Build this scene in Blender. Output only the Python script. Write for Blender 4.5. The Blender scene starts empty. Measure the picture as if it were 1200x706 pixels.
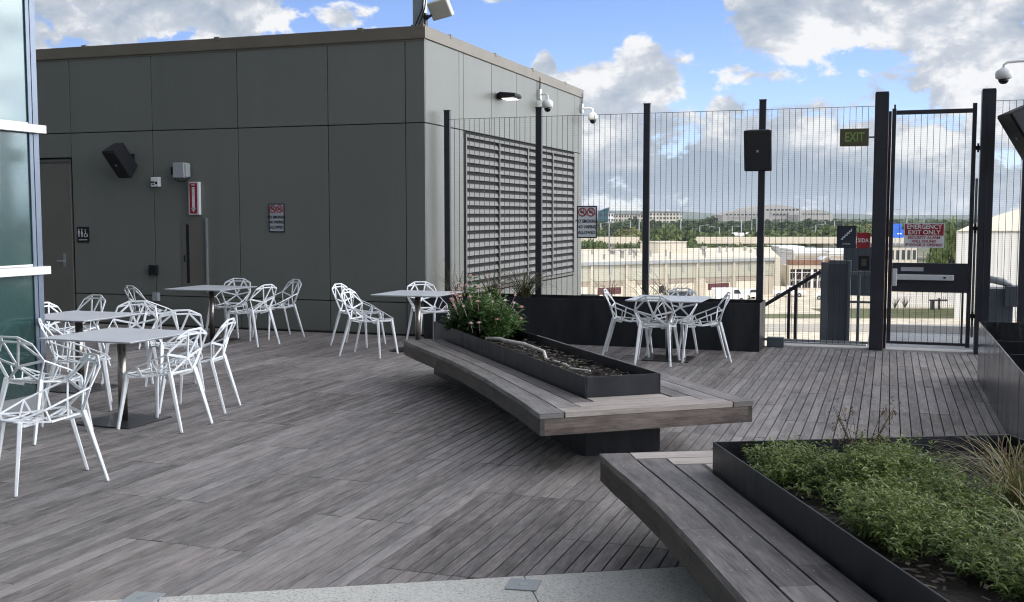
import bpy, math, random
import numpy as np
from mathutils import Vector, Matrix
random.seed(7)
PI = math.pi
R = math.radians
YAW = R(19.1)
CAM_H = 1.74
scene = bpy.context.scene
COL = scene.collection

# ------------------------------------------------------------------ helpers
def cam2w(x, y):
    """ground position given as metres right of / ahead of the viewer -> terrace grid"""
    return (x*math.cos(YAW)-y*math.sin(YAW), x*math.sin(YAW)+y*math.cos(YAW))

def far_at(px, py, D):
    """a distant point: bearing and elevation as seen, D metres away"""
    f = 1275.; P = math.atan(100.5/f)
    a = (px-600)/f; b = -(py-353)/f
    dx, dy, dz = a, math.cos(P)+b*math.sin(P), -math.sin(P)+b*math.cos(P)
    t = D/dy
    u, v = cam2w(dx*t, D)
    return Vector((u, v, CAM_H+dz*t))

class MB:
    def __init__(s):
        s.v = []; s.f = []; s.uv = []; s.c = []; s.mi = []; s.col = (.5, .5, .5); s.m = 0; s.off = (0, 0)
        s.smooth = False
    def quadf(s, idx, uvs=None):
        s.f.append(idx); s.uv.append(uvs or [(0, 0)]*len(idx)); s.c.append(s.col); s.mi.append(s.m)
    def rnd(s):
        s.col = (random.random(), random.random(), random.random()); s.off = (random.uniform(0, 40), random.uniform(0, 40))
    def hexa(s, p, uvdir=None):
        """8 points: bottom 0-3 ccw, top 4-7; uvdir = (across vec, along vec)"""
        n = len(s.v); p = [Vector(q) for q in p]; s.v += p
        for a in ((0, 3, 2, 1), (4, 5, 6, 7), (0, 1, 5, 4), (1, 2, 6, 5), (2, 3, 7, 6), (3, 0, 4, 7)):
            uv = None
            if uvdir:
                al = uvdir
                nr = (p[a[1]]-p[a[0]]).cross(p[a[2]]-p[a[1]])
                ac = al.cross(nr)
                if ac.length < 1e-9 or nr.normalized().dot(al) > .9 or nr.normalized().dot(al) < -.9:
                    ac = Vector((0, 0, 1)); al2 = ac.cross(nr.normalized()) if abs(nr.normalized().z) < .9 else Vector((1, 0, 0))
                else:
                    ac = ac.normalized(); al2 = al
                uv = [(p[i].dot(ac)+s.off[0], p[i].dot(al2)+s.off[1]) for i in a]
            s.quadf([n+i for i in a], uv)
    def box(s, x0, y0, z0, x1, y1, z1, along=None):
        if x0 > x1: x0, x1 = x1, x0
        if y0 > y1: y0, y1 = y1, y0
        if z0 > z1: z0, z1 = z1, z0
        s.hexa([(x0, y0, z0), (x1, y0, z0), (x1, y1, z0), (x0, y1, z0), (x0, y0, z1), (x1, y0, z1), (x1, y1, z1), (x0, y1, z1)], along)
    def obox(s, M, sx, sy, sz):
        """box of size centred on matrix M"""
        P = []
        for z in (-.5, .5):
            for x, y in ((-.5, -.5), (.5, -.5), (.5, .5), (-.5, .5)):
                P.append(M @ Vector((x*sx, y*sy, z*sz)))
        s.hexa(P)
    def bar(s, p, q, w, t, n=(0, 0, 1), w2=None, t2=None):
        p = Vector(p); q = Vector(q); d = (q-p).normalized(); n = Vector(n)
        a = d.cross(n)
        if a.length < 1e-5: a = d.cross(Vector((1, .1, 0)))
        a.normalize(); b = a.cross(d).normalized()
        w2 = w if w2 is None else w2; t2 = t if t2 is None else t2
        P = []
        for c, ww, tt in ((p, w, t), (q, w2, t2)):
            for i, j in ((-1, -1), (1, -1), (1, 1), (-1, 1)):
                P.append(c+a*(i*ww/2)+b*(j*tt/2))
        s.hexa(P)
    def tube(s, pts, r, n=8, cap=True):
        pts = [Vector(p) for p in pts]; k = len(pts)
        rr = r if isinstance(r, (list, tuple)) else [r]*k
        base = len(s.v); prev = None
        for i, p in enumerate(pts):
            d = (pts[min(i+1, k-1)]-pts[max(i-1, 0)]).normalized()
            if prev is None:
                a = d.orthogonal().normalized()
            else:
                a = (prev-d*prev.dot(d)).normalized()
            prev = a; b = d.cross(a)
            for j in range(n):
                t = 2*PI*j/n
                s.v.append(p+a*(math.cos(t)*rr[i])+b*(math.sin(t)*rr[i]))
        for i in range(k-1):
            for j in range(n):
                j2 = (j+1) % n
                s.quadf([base+i*n+j, base+i*n+j2, base+(i+1)*n+j2, base+(i+1)*n+j])
        if cap:
            s.quadf([base+j for j in range(n)][::-1]); s.quadf([base+(k-1)*n+j for j in range(n)])
    def lathe(s, c, prof, n=20, axis='z'):
        """prof: list of (r, h)"""
        c = Vector(c); base = len(s.v); k = len(prof)
        for r, h in prof:
            for j in range(n):
                t = 2*PI*j/n
                if axis == 'z': s.v.append(c+Vector((r*math.cos(t), r*math.sin(t), h)))
                else: s.v.append(c+Vector((r*math.cos(t), h, r*math.sin(t))))
        for i in range(k-1):
            for j in range(n):
                j2 = (j+1) % n
                q = [base+i*n+j, base+i*n+j2, base+(i+1)*n+j2, base+(i+1)*n+j]
                s.quadf(q if axis == 'z' else q[::-1])
        s.quadf([base+j for j in range(n)][::-1]); s.quadf([base+(k-1)*n+j for j in range(n)])
    def prism(s, poly, z0, z1):
        n = len(s.v); k = len(poly)
        s.v += [Vector((x, y, z0)) for x, y in poly]+[Vector((x, y, z1)) for x, y in poly]
        s.quadf([n+i for i in range(k)][::-1]); s.quadf([n+k+i for i in range(k)])
        for i in range(k):
            j = (i+1) % k; s.quadf([n+i, n+j, n+k+j, n+k+i])
    def poly(s, pts):
        n = len(s.v); s.v += [Vector(p) for p in pts]; s.quadf([n+i for i in range(len(pts))])
    def build(s, name, mats, parent=None, bevel=0, smooth=None, origin=None, seg=2):
        me = bpy.data.meshes.new(name)
        o0 = Vector(origin) if origin is not None else Vector((0, 0, 0))
        me.from_pydata([tuple(Vector(v)-o0) for v in s.v], [], s.f)
        if not isinstance(mats, (list, tuple)): mats = [mats]
        for m in mats: me.materials.append(m)
        uvl = me.uv_layers.new(name='UVMap')
        fl = [c for f in s.uv for p in f for c in p]
        uvl.data.foreach_set('uv', fl)
        ca = me.color_attributes.new('rnd', 'FLOAT_COLOR', 'CORNER')
        cl = []
        for f, c in zip(s.f, s.c): cl += [c[0], c[1], c[2], 1.]*len(f)
        ca.data.foreach_set('color', cl)
        if len(mats) > 1: me.polygons.foreach_set('material_index', s.mi)
        if smooth or s.smooth: me.polygons.foreach_set('use_smooth', [True]*len(s.f))
        me.update()
        o = bpy.data.objects.new(name, me); COL.objects.link(o); o.location = o0
        if parent: o.parent = parent
        if bevel:
            b = o.modifiers.new('bevel', 'BEVEL'); b.width = bevel; b.segments = seg; b.limit_method = 'ANGLE'; b.angle_limit = R(40)
            b.harden_normals = False
        return o

def tag(o, label=None, cat=None, group=None, kind=None):
    if label: o['label'] = label
    if cat: o['category'] = cat
    if group: o['group'] = group
    if kind: o['kind'] = kind
    return o
def struct(o): o['kind'] = 'structure'; return o
def empty(name, loc, rz, label, cat, group=None):
    o = bpy.data.objects.new(name, None); COL.objects.link(o); o.empty_display_size = .2
    o.location = loc; o.rotation_euler = (0, 0, rz)
    return tag(o, label, cat, group)
def kids(o): return [c for c in bpy.data.objects if c.parent == o]
def copy_tree(o, parent=None):
    c = o.copy(); COL.objects.link(c)
    if parent: c.parent = parent
    for ch in kids(o): copy_tree(ch, c)
    return c

# ------------------------------------------------------------------ materials
def newmat(name):
    m = bpy.data.materials.new(name); m.use_nodes = True
    nt = m.node_tree; b = nt.nodes['Principled BSDF']
    return m, nt, b
def N(nt, typ, **kw):
    n = nt.nodes.new(typ)
    for k, v in kw.items():
        if k in n.inputs: n.inputs[k].default_value = v
        else: setattr(n, k, v)
    return n
def ramp(nt, stops):
    r = nt.nodes.new('ShaderNodeValToRGB')
    while len(r.color_ramp.elements) < len(stops): r.color_ramp.elements.new(.5)
    for e, (p, c) in zip(r.color_ramp.elements, stops):
        e.position = p; e.color = (c[0], c[1], c[2], 1) if isinstance(c, (tuple, list)) else (c, c, c, 1)
    return r
def simple(name, col, rough=.5, metal=0, var=.12, scale=3., bump=0, bscale=80, spec=.5, coords='Object'):
    m, nt, b = newmat(name); L = nt.links
    tc = N(nt, 'ShaderNodeTexCoord')
    n1 = N(nt, 'ShaderNodeTexNoise', Scale=scale, Detail=6., Roughness=.6)
    L.new(tc.outputs[coords], n1.inputs['Vector'])
    lo = tuple(c*(1-var) for c in col); hi = tuple(min(1, c*(1+var)) for c in col)
    r = ramp(nt, [(.3, lo), (.7, hi)])
    L.new(n1.outputs['Fac'], r.inputs[0]); L.new(r.outputs[0], b.inputs['Base Color'])
    b.inputs['Metallic'].default_value = metal
    b.inputs['Specular IOR Level'].default_value = spec
    mr = N(nt, 'ShaderNodeMapRange'); mr.inputs['To Min'].default_value = max(0, rough-.08); mr.inputs['To Max'].default_value = min(1, rough+.08)
    n2 = N(nt, 'ShaderNodeTexNoise', Scale=scale*4, Detail=4.)
    L.new(tc.outputs[coords], n2.inputs['Vector']); L.new(n2.outputs['Fac'], mr.inputs['Value']); L.new(mr.outputs[0], b.inputs['Roughness'])
    if bump:
        n3 = N(nt, 'ShaderNodeTexNoise', Scale=bscale, Detail=4.)
        L.new(tc.outputs[coords], n3.inputs['Vector'])
        bp = N(nt, 'ShaderNodeBump', Strength=bump, Distance=.01)
        L.new(n3.outputs['Fac'], bp.inputs['Height']); L.new(bp.outputs[0], b.inputs['Normal'])
    return m
def wood(name, dark, light, tint=(1, 1, 1), stain=.5):
    m, nt, b = newmat(name); L = nt.links
    uv = N(nt, 'ShaderNodeUVMap'); uv.uv_map = 'UVMap'
    at = N(nt, 'ShaderNodeAttribute', attribute_name='rnd')
    sep = N(nt, 'ShaderNodeSeparateColor'); L.new(at.outputs['Color'], sep.inputs[0])
    def mapped(sx, sy):
        mp = N(nt, 'ShaderNodeMapping'); mp.inputs['Scale'].default_value = (sx, sy, 1)
        L.new(uv.outputs[0], mp.inputs['Vector']); return mp.outputs[0]
    g1 = N(nt, 'ShaderNodeTexNoise', Scale=1., Detail=5., Roughness=.65, Distortion=.6); L.new(mapped(150, 7), g1.inputs['Vector'])
    g2 = N(nt, 'ShaderNodeTexNoise', Scale=1., Detail=4., Roughness=.6, Distortion=1.2); L.new(mapped(42, 2.2), g2.inputs['Vector'])
    g3 = N(nt, 'ShaderNodeTexNoise', Scale=1., Detail=8., Roughness=.75); L.new(mapped(12, 3.5), g3.inputs['Vector'])
    # per board tone
    add = N(nt, 'ShaderNodeMath', operation='MULTIPLY_ADD'); add.inputs[1].default_value = .44; L.new(sep.outputs[0], add.inputs[0])
    m2 = N(nt, 'ShaderNodeMath', operation='MULTIPLY_ADD'); m2.inputs[1].default_value = .55; L.new(g2.outputs['Fac'], m2.inputs[0]); L.new(g3.outputs['Fac'], m2.inputs[2])
    L.new(m2.outputs[0], add.inputs[2])
    m3 = N(nt, 'ShaderNodeMath', operation='MULTIPLY_ADD'); m3.inputs[1].default_value = .7; L.new(g1.outputs['Fac'], m3.inputs[0]); L.new(add.outputs[0], m3.inputs[2])
    mr = N(nt, 'ShaderNodeMapRange'); mr.inputs['From Min'].default_value = .88; mr.inputs['From Max'].default_value = 1.62
    L.new(m3.outputs[0], mr.inputs['Value'])
    mid = tuple((a+c)/2 for a, c in zip(dark, light))
    r = ramp(nt, [(0, dark), (.5, mid), (1, light)])
    L.new(mr.outputs[0], r.inputs[0])
    # warm / cool drift by board
    hs = N(nt, 'ShaderNodeMixRGB', blend_type='MULTIPLY'); hs.inputs['Color2'].default_value = (1.05, .99, .95, 1)
    L.new(sep.outputs[1], hs.inputs['Fac']); L.new(r.outputs[0], hs.inputs['Color1'])
    # stains in world scale
    tc = N(nt, 'ShaderNodeTexCoord')
    mp = N(nt, 'ShaderNodeMapping'); mp.inputs['Scale'].default_value = (7, 1.3, 1); L.new(uv.outputs[0], mp.inputs['Vector'])
    st = N(nt, 'ShaderNodeTexNoise', Scale=1.1, Detail=7., Roughness=.7); L.new(mp.outputs[0], st.inputs['Vector'])
    sr = ramp(nt, [(.36, (1-stain,)*3), (.52, (1, 1, 1)), (.75, (1.12, 1.12, 1.12))]); L.new(st.outputs['Fac'], sr.inputs[0])
    mu = N(nt, 'ShaderNodeMixRGB', blend_type='MULTIPLY', Fac=1.); L.new(hs.outputs[0], mu.inputs['Color1']); L.new(sr.outputs[0], mu.inputs['Color2'])
    # knots / nail specks
    vo = N(nt, 'ShaderNodeTexVoronoi', Scale=1.); L.new(mapped(9, 1.4), vo.inputs['Vector'])
    vr = ramp(nt, [(.05, (.35, .33, .32)), (.13, (1, 1, 1))]); L.new(vo.outputs['Distance'], vr.inputs[0])
    mk = N(nt, 'ShaderNodeMixRGB', blend_type='MULTIPLY', Fac=.8); L.new(mu.outputs[0], mk.inputs['Color1']); L.new(vr.outputs[0], mk.inputs['Color2'])
    L.new(mk.outputs[0], b.inputs['Base Color'])
    b.inputs['Roughness'].default_value = .62
    b.inputs['Specular IOR Level'].default_value = .35
    bp = N(nt, 'ShaderNodeBump', Strength=.35, Distance=.003); L.new(g1.outputs['Fac'], bp.inputs['Height']); L.new(bp.outputs[0], b.inputs['Normal'])
    return m
def leafmat(name, cols, rough=.55, trans=.25):
    m, nt, b = newmat(name); L = nt.links
    at = N(nt, 'ShaderNodeAttribute', attribute_name='rnd'); sep = N(nt, 'ShaderNodeSeparateColor'); L.new(at.outputs['Color'], sep.inputs[0])
    r = ramp(nt, [(i/(len(cols)-1), c) for i, c in enumerate(cols)]); L.new(sep.outputs[0], r.inputs[0])
    L.new(r.outputs[0], b.inputs['Base Color']); b.inputs['Roughness'].default_value = rough
    tr = N(nt, 'ShaderNodeBsdfTranslucent'); L.new(r.outputs[0], tr.inputs['Color'])
    mx = N(nt, 'ShaderNodeMixShader', Fac=trans); L.new(b.outputs[0], mx.inputs[1]); L.new(tr.outputs[0], mx.inputs[2])
    L.new(mx.outputs[0], nt.nodes['Material Output'].inputs['Surface'])
    return m

M = {}
M['deck'] = wood('weathered_decking', (.037, .034, .033), (.315, .296, .290), stain=.34)
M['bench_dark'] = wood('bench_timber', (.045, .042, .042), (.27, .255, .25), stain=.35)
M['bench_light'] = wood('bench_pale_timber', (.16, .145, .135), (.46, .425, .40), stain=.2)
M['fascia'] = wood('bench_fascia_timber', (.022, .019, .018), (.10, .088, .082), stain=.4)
M['under'] = simple('dark_underlay', (.012, .012, .013), .9)
M['white'] = simple('white_powder_coat', (.70, .72, .74), .4, var=.07, scale=12)
M['table'] = simple('pale_grey_laminate', (.55, .57, .60), .42, var=.05, scale=2.5)
M['steel'] = simple('brushed_steel', (.34, .31, .28), .3, 1., var=.15, scale=6)
M['plate'] = simple('dark_base_plate', (.05, .05, .052), .35, .6, var=.3, scale=8)
M['black'] = simple('black_planter_steel', (.010, .0115, .016), .36, 0, var=.25, scale=2.2, bump=.04, bscale=14, spec=.35)
def worn_steel(name, col, dust, rough, spec=.35):
    m, nt, b = newmat(name); L = nt.links; tc = N(nt, 'ShaderNodeTexCoord')
    mp = N(nt, 'ShaderNodeMapping'); mp.inputs['Scale'].default_value = (3, 3, .8); L.new(tc.outputs['Object'], mp.inputs['Vector'])
    n1 = N(nt, 'ShaderNodeTexNoise', Scale=1.4, Detail=9., Roughness=.72); L.new(mp.outputs[0], n1.inputs['Vector'])
    mp2 = N(nt, 'ShaderNodeMapping'); mp2.inputs['Scale'].default_value = (28, 28, 1.2); L.new(tc.outputs['Object'], mp2.inputs['Vector'])
    n2 = N(nt, 'ShaderNodeTexNoise', Scale=1., Detail=6., Roughness=.6); L.new(mp2.outputs[0], n2.inputs['Vector'])
    n3 = N(nt, 'ShaderNodeTexNoise', Scale=60., Detail=3.); L.new(tc.outputs['Object'], n3.inputs['Vector'])
    r1 = ramp(nt, [(.46, (0, 0, 0)), (.78, (1, 1, 1))]); L.new(n1.outputs['Fac'], r1.inputs[0])
    r2 = ramp(nt, [(.60, (0, 0, 0)), (.74, (.7, .7, .7))]); L.new(n2.outputs['Fac'], r2.inputs[0])
    r3 = ramp(nt, [(.70, (0, 0, 0)), (.74, (.8, .8, .8))]); L.new(n3.outputs['Fac'], r3.inputs[0])
    a = N(nt, 'ShaderNodeMath', operation='MAXIMUM'); L.new(r1.outputs[0], a.inputs[0]); L.new(r2.outputs[0], a.inputs[1])
    a2 = N(nt, 'ShaderNodeMath', operation='MAXIMUM'); L.new(a.outputs[0], a2.inputs[0]); L.new(r3.outputs[0], a2.inputs[1])
    mx = N(nt, 'ShaderNodeMixRGB'); mx.inputs['Color1'].default_value = (*col, 1); mx.inputs['Color2'].default_value = (*dust, 1); L.new(a2.outputs[0], mx.inputs['Fac']); L.new(mx.outputs[0], b.inputs['Base Color'])
    mr = N(nt, 'ShaderNodeMapRange'); mr.inputs['To Min'].default_value = rough; mr.inputs['To Max'].default_value = rough+.3; L.new(a.outputs[0], mr.inputs['Value']); L.new(mr.outputs[0], b.inputs['Roughness'])
    b.inputs['Specular IOR Level'].default_value = spec
    w1 = N(nt, 'ShaderNodeTexNoise', Scale=2., Detail=2.); L.new(tc.outputs['Object'], w1.inputs['Vector'])
    bp = N(nt, 'ShaderNodeBump', Strength=.3, Distance=.03); L.new(w1.outputs['Fac'], bp.inputs['Height']); L.new(bp.outputs[0], b.inputs['Normal'])
    return m
M['black'] = worn_steel('worn_black_steel', (.010, .0115, .016), (.034, .034, .036), .34)
M['post'] = simple('charcoal_fence_paint', (.020, .022, .030), .42, 0, var=.2, scale=5)
M['wire'] = simple('dark_fence_wire', (.022, .024, .03), .5, 0, var=.1)
M['panelm'] = simple('grey_green_cladding', (.170, .172, .148), .42, 0, var=.06, scale=.9, bump=.02, bscale=9)
M['cap'] = simple('bronze_coping', (.165, .142, .112), .45, .2, var=.1, scale=2)
M['gap'] = simple('dark_joint_gasket', (.01, .01, .01), .9)  # near-black backing colour for panel joints, seams and flashing
M['louver'] = simple('louver_aluminium', (.125, .118, .11), .45, .3, var=.15, scale=5)
M['doorm'] = simple('bronze_door', (.128, .122, .104), .45, 0, var=.08, scale=1.5)
M['soil'] = simple('soil', (.022, .017, .013), .95, var=.6, scale=30, bump=1., bscale=50)
M['bark'] = simple('mulch', (.06, .045, .035), .9, var=.5, scale=20)
M['drift'] = simple('driftwood', (.52, .49, .45), .8, var=.3, scale=14, bump=.6, bscale=30)
M['plastic_white'] = simple('white_plastic', (.72, .73, .73), .4, var=.03)
M['plastic_grey'] = simple('grey_plastic', (.30, .32, .33), .45, var=.05)
M['plastic_black'] = simple('black_plastic', (.010, .011, .014), .6, var=.1, spec=.25)
M['smoke'] = simple('smoked_dome', (.008, .008, .01), .06, var=.0)
M['galv'] = simple('galvanised_steel', (.42, .44, .45), .4, .7, var=.12, scale=5)
M['pushbar'] = simple('satin_aluminium', (.55, .57, .58), .4, .2, var=.05)
M['slate'] = simple('slate_blue_panel', (.085, .10, .12), .4, .1, var=.12, scale=3)
M['sign_white'] = simple('sign_white', (.62, .64, .66), .4, var=.02)
M['sign_grey'] = simple('sign_grey', (.34, .355, .38), .4, var=.02)
M['sign_red'] = simple('sign_red', (.27, .014, .024), .4, var=.03)
M['sign_navy'] = simple('sign_navy', (.018, .024, .038), .45, var=.03)
M['sign_black'] = simple('sign_black', (.01, .01, .012), .4, var=.03)
M['sign_olive'] = simple('sign_olive', (.075, .068, .035), .45, var=.05)
M['sign_green'] = simple('sign_green', (.18, .28, .07), .5, var=.02)
M['sign_blue'] = simple('sign_blue', (.02, .12, .55), .4, var=.05)
def cladding(name, col):
    m, nt, b = newmat(name); L = nt.links
    at = N(nt, 'ShaderNodeAttribute', attribute_name='rnd'); sep = N(nt, 'ShaderNodeSeparateColor'); L.new(at.outputs['Color'], sep.inputs[0])
    tc = N(nt, 'ShaderNodeTexCoord'); mp = N(nt, 'ShaderNodeMapping'); mp.inputs['Scale'].default_value = (5, 5, .35); L.new(tc.outputs['Object'], mp.inputs['Vector'])
    n1 = N(nt, 'ShaderNodeTexNoise', Scale=1., Detail=7., Roughness=.65); L.new(mp.outputs[0], n1.inputs['Vector'])
    n2 = N(nt, 'ShaderNodeTexNoise', Scale=.7, Detail=5.); L.new(tc.outputs['Object'], n2.inputs['Vector'])
    r1 = ramp(nt, [(.3, (.95, .95, .945)), (.55, (1, 1, 1)), (.75, (1.03, 1.03, 1.025))]); L.new(n1.outputs['Fac'], r1.inputs[0])
    r2 = ramp(nt, [(0, tuple(c*.90 for c in col)), (1, tuple(c*1.10 for c in col))])
    ad = N(nt, 'ShaderNodeMath', operation='MULTIPLY_ADD'); ad.inputs[1].default_value = .5; L.new(sep.outputs[0], ad.inputs[0])
    mu0 = N(nt, 'ShaderNodeMath', operation='MULTIPLY'); mu0.inputs[1].default_value = .5; L.new(n2.outputs['Fac'], mu0.inputs[0]); L.new(mu0.outputs[0], ad.inputs[2]); L.new(ad.outputs[0], r2.inputs[0])
    mu = N(nt, 'ShaderNodeMixRGB', blend_type='MULTIPLY', Fac=1.); L.new(r2.outputs[0], mu.inputs['Color1']); L.new(r1.outputs[0], mu.inputs['Color2'])
    L.new(mu.outputs[0], b.inputs['Base Color']); mr = N(nt, 'ShaderNodeMapRange'); mr.inputs['To Min'].default_value = .34; mr.inputs['To Max'].default_value = .5; L.new(n1.outputs['Fac'], mr.inputs['Value']); L.new(mr.outputs[0], b.inputs['Roughness'])
    w1 = N(nt, 'ShaderNodeTexNoise', Scale=1.3, Detail=2.); L.new(tc.outputs['Object'], w1.inputs['Vector'])
    bp = N(nt, 'ShaderNodeBump', Strength=.25, Distance=.05); L.new(w1.outputs['Fac'], bp.inputs['Height']); L.new(bp.outputs[0], b.inputs['Normal'])
    return m
M['panelm'] = cladding('grey_green_cladding', (.142, .146, .130))
# terrazzo-like aggregate concrete
def concrete(name, col, speck=.5, sc=130):
    m, nt, b = newmat(name); L = nt.links
    tc = N(nt, 'ShaderNodeTexCoord')
    n1 = N(nt, 'ShaderNodeTexNoise', Scale=.9, Detail=6.); L.new(tc.outputs['Object'], n1.inputs['Vector'])
    r1 = ramp(nt, [(.3, tuple(c*.86 for c in col)), (.7, tuple(c*1.1 for c in col))]); L.new(n1.outputs['Fac'], r1.inputs[0])
    v = N(nt, 'ShaderNodeTexVoronoi', Scale=sc); L.new(tc.outputs['Object'], v.inputs['Vector'])
    r2 = ramp(nt, [(0, (1-speck,)*3), (.35, (1, 1, 1)), (1, (1.25, 1.25, 1.25))]); L.new(v.outputs['Color'], r2.inputs[0])
    mu = N(nt, 'ShaderNodeMixRGB', blend_type='MULTIPLY', Fac=1.); L.new(r1.outputs[0], mu.inputs['Color1']); L.new(r2.outputs[0], mu.inputs['Color2'])
    L.new(mu.outputs[0], b.inputs['Base Color']); b.inputs['Roughness'].default_value = .85
    bp = N(nt, 'ShaderNodeBump', Strength=.2, Distance=.002); L.new(v.outputs['Distance'], bp.inputs['Height']); L.new(bp.outputs[0], b.inputs['Normal'])
    return m
M['conc'] = concrete('exposed_aggregate_concrete', (.50, .49, .46))
M['sill'] = concrete('sill_concrete', (.46, .45, .43), .2)
M['gravel'] = concrete('roof_gravel', (.26, .27, .285), .6, 40)
# glazing: coated curtain wall glass (mirror-like coating over a dark teal interior)
m, nt, b = newmat('coated_teal_glass')
b.inputs['Base Color'].default_value = (.022, .058, .055, 1); b.inputs['Roughness'].default_value = .25
gl = N(nt, 'ShaderNodeBsdfGlossy'); gl.inputs['Color'].default_value = (.64, .75, .79, 1); gl.inputs['Roughness'].default_value = .07
mx = N(nt, 'ShaderNodeMixShader', Fac=.5)
lw = N(nt, 'ShaderNodeLayerWeight', Blend=.35); mr = N(nt, 'ShaderNodeMapRange'); mr.inputs['To Min'].default_value = .07; mr.inputs['To Max'].default_value = .6
nt.links.new(lw.outputs['Fresnel'], mr.inputs['Value']); nt.links.new(mr.outputs[0], mx.inputs['Fac'])
nt.links.new(b.outputs[0], mx.inputs[1]); nt.links.new(gl.outputs[0], mx.inputs[2]); nt.links.new(mx.outputs[0], nt.nodes['Material Output'].inputs['Surface'])
M['glass'] = m
M['mullion'] = simple('blue_grey_mullion', (.16, .19, .24), .35, .5, var=.05)
M['fin'] = simple('pale_fin', (.62, .60, .58), .5, var=.04)
M['leaf'] = leafmat('leaf_green', [(.022, .048, .012), (.05, .11, .022), (.11, .19, .045)])
M['leaf2'] = leafmat('leaf_mid_green', [(.045, .04, .015), (.05, .085, .014), (.11, .17, .028), (.16, .21, .05), (.28, .30, .11)])
M['grass'] = leafmat('grass_blade', [(.06, .075, .025), (.14, .15, .05), (.30, .24, .11)])
M['dry'] = leafmat('dry_leaf', [(.07, .045, .02), (.14, .10, .05), (.20, .15, .08)])
M['petal'] = leafmat('petal', [(.62, .34, .30), (.76, .52, .46), (.82, .76, .72)], trans=.15)
M['tree1'] = leafmat('tree_leaf_dark', [(.022, .042, .014), (.05, .08, .026), (.08, .115, .038)], .7, .15)
M['tree2'] = leafmat('tree_leaf_mid', [(.045, .075, .02), (.095, .135, .035), (.15, .185, .055)], .7, .15)
M['tree3'] = leafmat('tree_leaf_yellow', [(.09, .11, .03), (.16, .175, .05), (.23, .23, .08)], .7, .15)
M['trunk'] = simple('tree_bark', (.12, .10, .08), .9, var=.3)
M['beige'] = simple('beige_stucco', (.53, .48, .39), .85, var=.06, scale=.08)
M['khaki'] = simple('khaki_panel', (.41, .40, .33), .8, var=.07, scale=.1)
M['roofb'] = simple('pale_roof_membrane', (.55, .51, .42), .85, var=.12, scale=.06)
M['bdoor'] = simple('cream_roller_door', (.66, .61, .50), .7, var=.04, scale=.3)
M['taupe'] = simple('taupe_band', (.34, .29, .24), .8, var=.05)
M['maroon'] = simple('maroon_shutter', (.10, .025, .03), .6)
M['dglass'] = simple('dark_window', (.03, .04, .05), .15, var=.1)
M['farwall'] = simple('far_wall', (.50, .46, .38), .8, var=.05, scale=.05)
M['farwall2'] = simple('far_grey_wall', (.30, .29, .27), .8, var=.08, scale=.05)
M['farroof'] = simple('far_roof', (.16, .16, .16), .8)
M['teal'] = simple('teal_curtain_wall', (.03, .09, .11), .2, var=.1)
M['hangar'] = simple('hangar_wall', (.50, .50, .48), .6, var=.05, scale=.1)
M['hangar_roof'] = simple('hangar_roof', (.64, .60, .50), .6, var=.04, scale=.05)
M['carwhite'] = simple('white_car_paint', (.75, .75, .74), .25, var=.02)
M['tyre'] = simple('tyre', (.015, .015, .015), .8)
M['rust'] = simple('rust_steel', (.20, .11, .07), .7, var=.3, scale=1.)
M['fanred'] = simple('brown_dark', (.06, .03, .025), .7)
M['road'] = simple('elevated_road_concrete', (.56, .50, .40), .85, var=.06, scale=.05)

# ------------------------------------------------------------------ text
def text_mesh(name, body, size, mat, M4, parent=None, align='CENTER', bold=0, sx=1.):
    c = bpy.data.curves.new(name, 'FONT'); c.body = body; c.size = size; c.align_x = align; c.align_y = 'CENTER'
    c.extrude = .0012; c.offset = bold; c.resolution_u = 3
    t = bpy.data.objects.new(name+'_src', c); COL.objects.link(t)
    dg = bpy.context.evaluated_depsgraph_get()
    me = bpy.data.meshes.new_from_object(t.evaluated_get(dg), depsgraph=dg)
    bpy.data.objects.remove(t, do_unlink=True); bpy.data.curves.remove(c)
    me.materials.clear(); me.materials.append(mat)
    me.transform(M4 @ Matrix.Diagonal((sx, 1, 1, 1)))
    o = bpy.data.objects.new(name, me); COL.objects.link(o)
    if parent: o.parent = parent
    return o
STAND = Matrix.Rotation(R(90), 4, 'X')      # flat text stood up, readable from -y
def T(x, y, z): return Matrix.Translation((x, y, z))

# ------------------------------------------------------------------ ground, deck
mb = MB()
G = 9000
mb.poly([(-G, -G, -12), (G, -G, -12), (G, G, -12), (-G, G, -12)])
m, nt, b = newmat('far_ground'); L = nt.links
tc = N(nt, 'ShaderNodeTexCoord')
n1 = N(nt, 'ShaderNodeTexNoise', Scale=.006, Detail=8., Roughness=.6); L.new(tc.outputs['Object'], n1.inputs['Vector'])
r = ramp(nt, [(.35, (.06, .075, .03)), (.5, (.11, .11, .06)), (.58, (.30, .27, .21)), (.7, (.08, .09, .04))]); L.new(n1.outputs['Fac'], r.inputs[0])
L.new(r.outputs[0], b.inputs['Base Color']); b.inputs['Roughness'].default_value = .95
struct(mb.build('ground', m))
def slab(name, cx0, cx1, cy0, cy1, z, mat):
    mb = MB(); P = [cam2w(cx0, cy0), cam2w(cx1, cy0), cam2w(cx1, cy1), cam2w(cx0, cy1)]
    mb.poly([(x, y, z) for x, y in P]); return struct(mb.build(name, mat))
apron = concrete('apron_concrete', (.55, .49, .39), .1, .5)
slab('apron', -120, 140, 60, 262, -11.99, apron)
lawnm = simple('lawn', (.11, .12, .05), .95, var=.3, scale=.4)
slab('lawn_strip', 28, 70, 144.5, 151, -11.97, lawnm)
slab('lawn', 44, 66, 151.2, 160, -11.965, lawnm)
slab('service_road', -120, 140, 128, 137, -11.96, simple('road_surface', (.38, .35, .30), .9, var=.08, scale=.2))
mk = MB()
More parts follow.
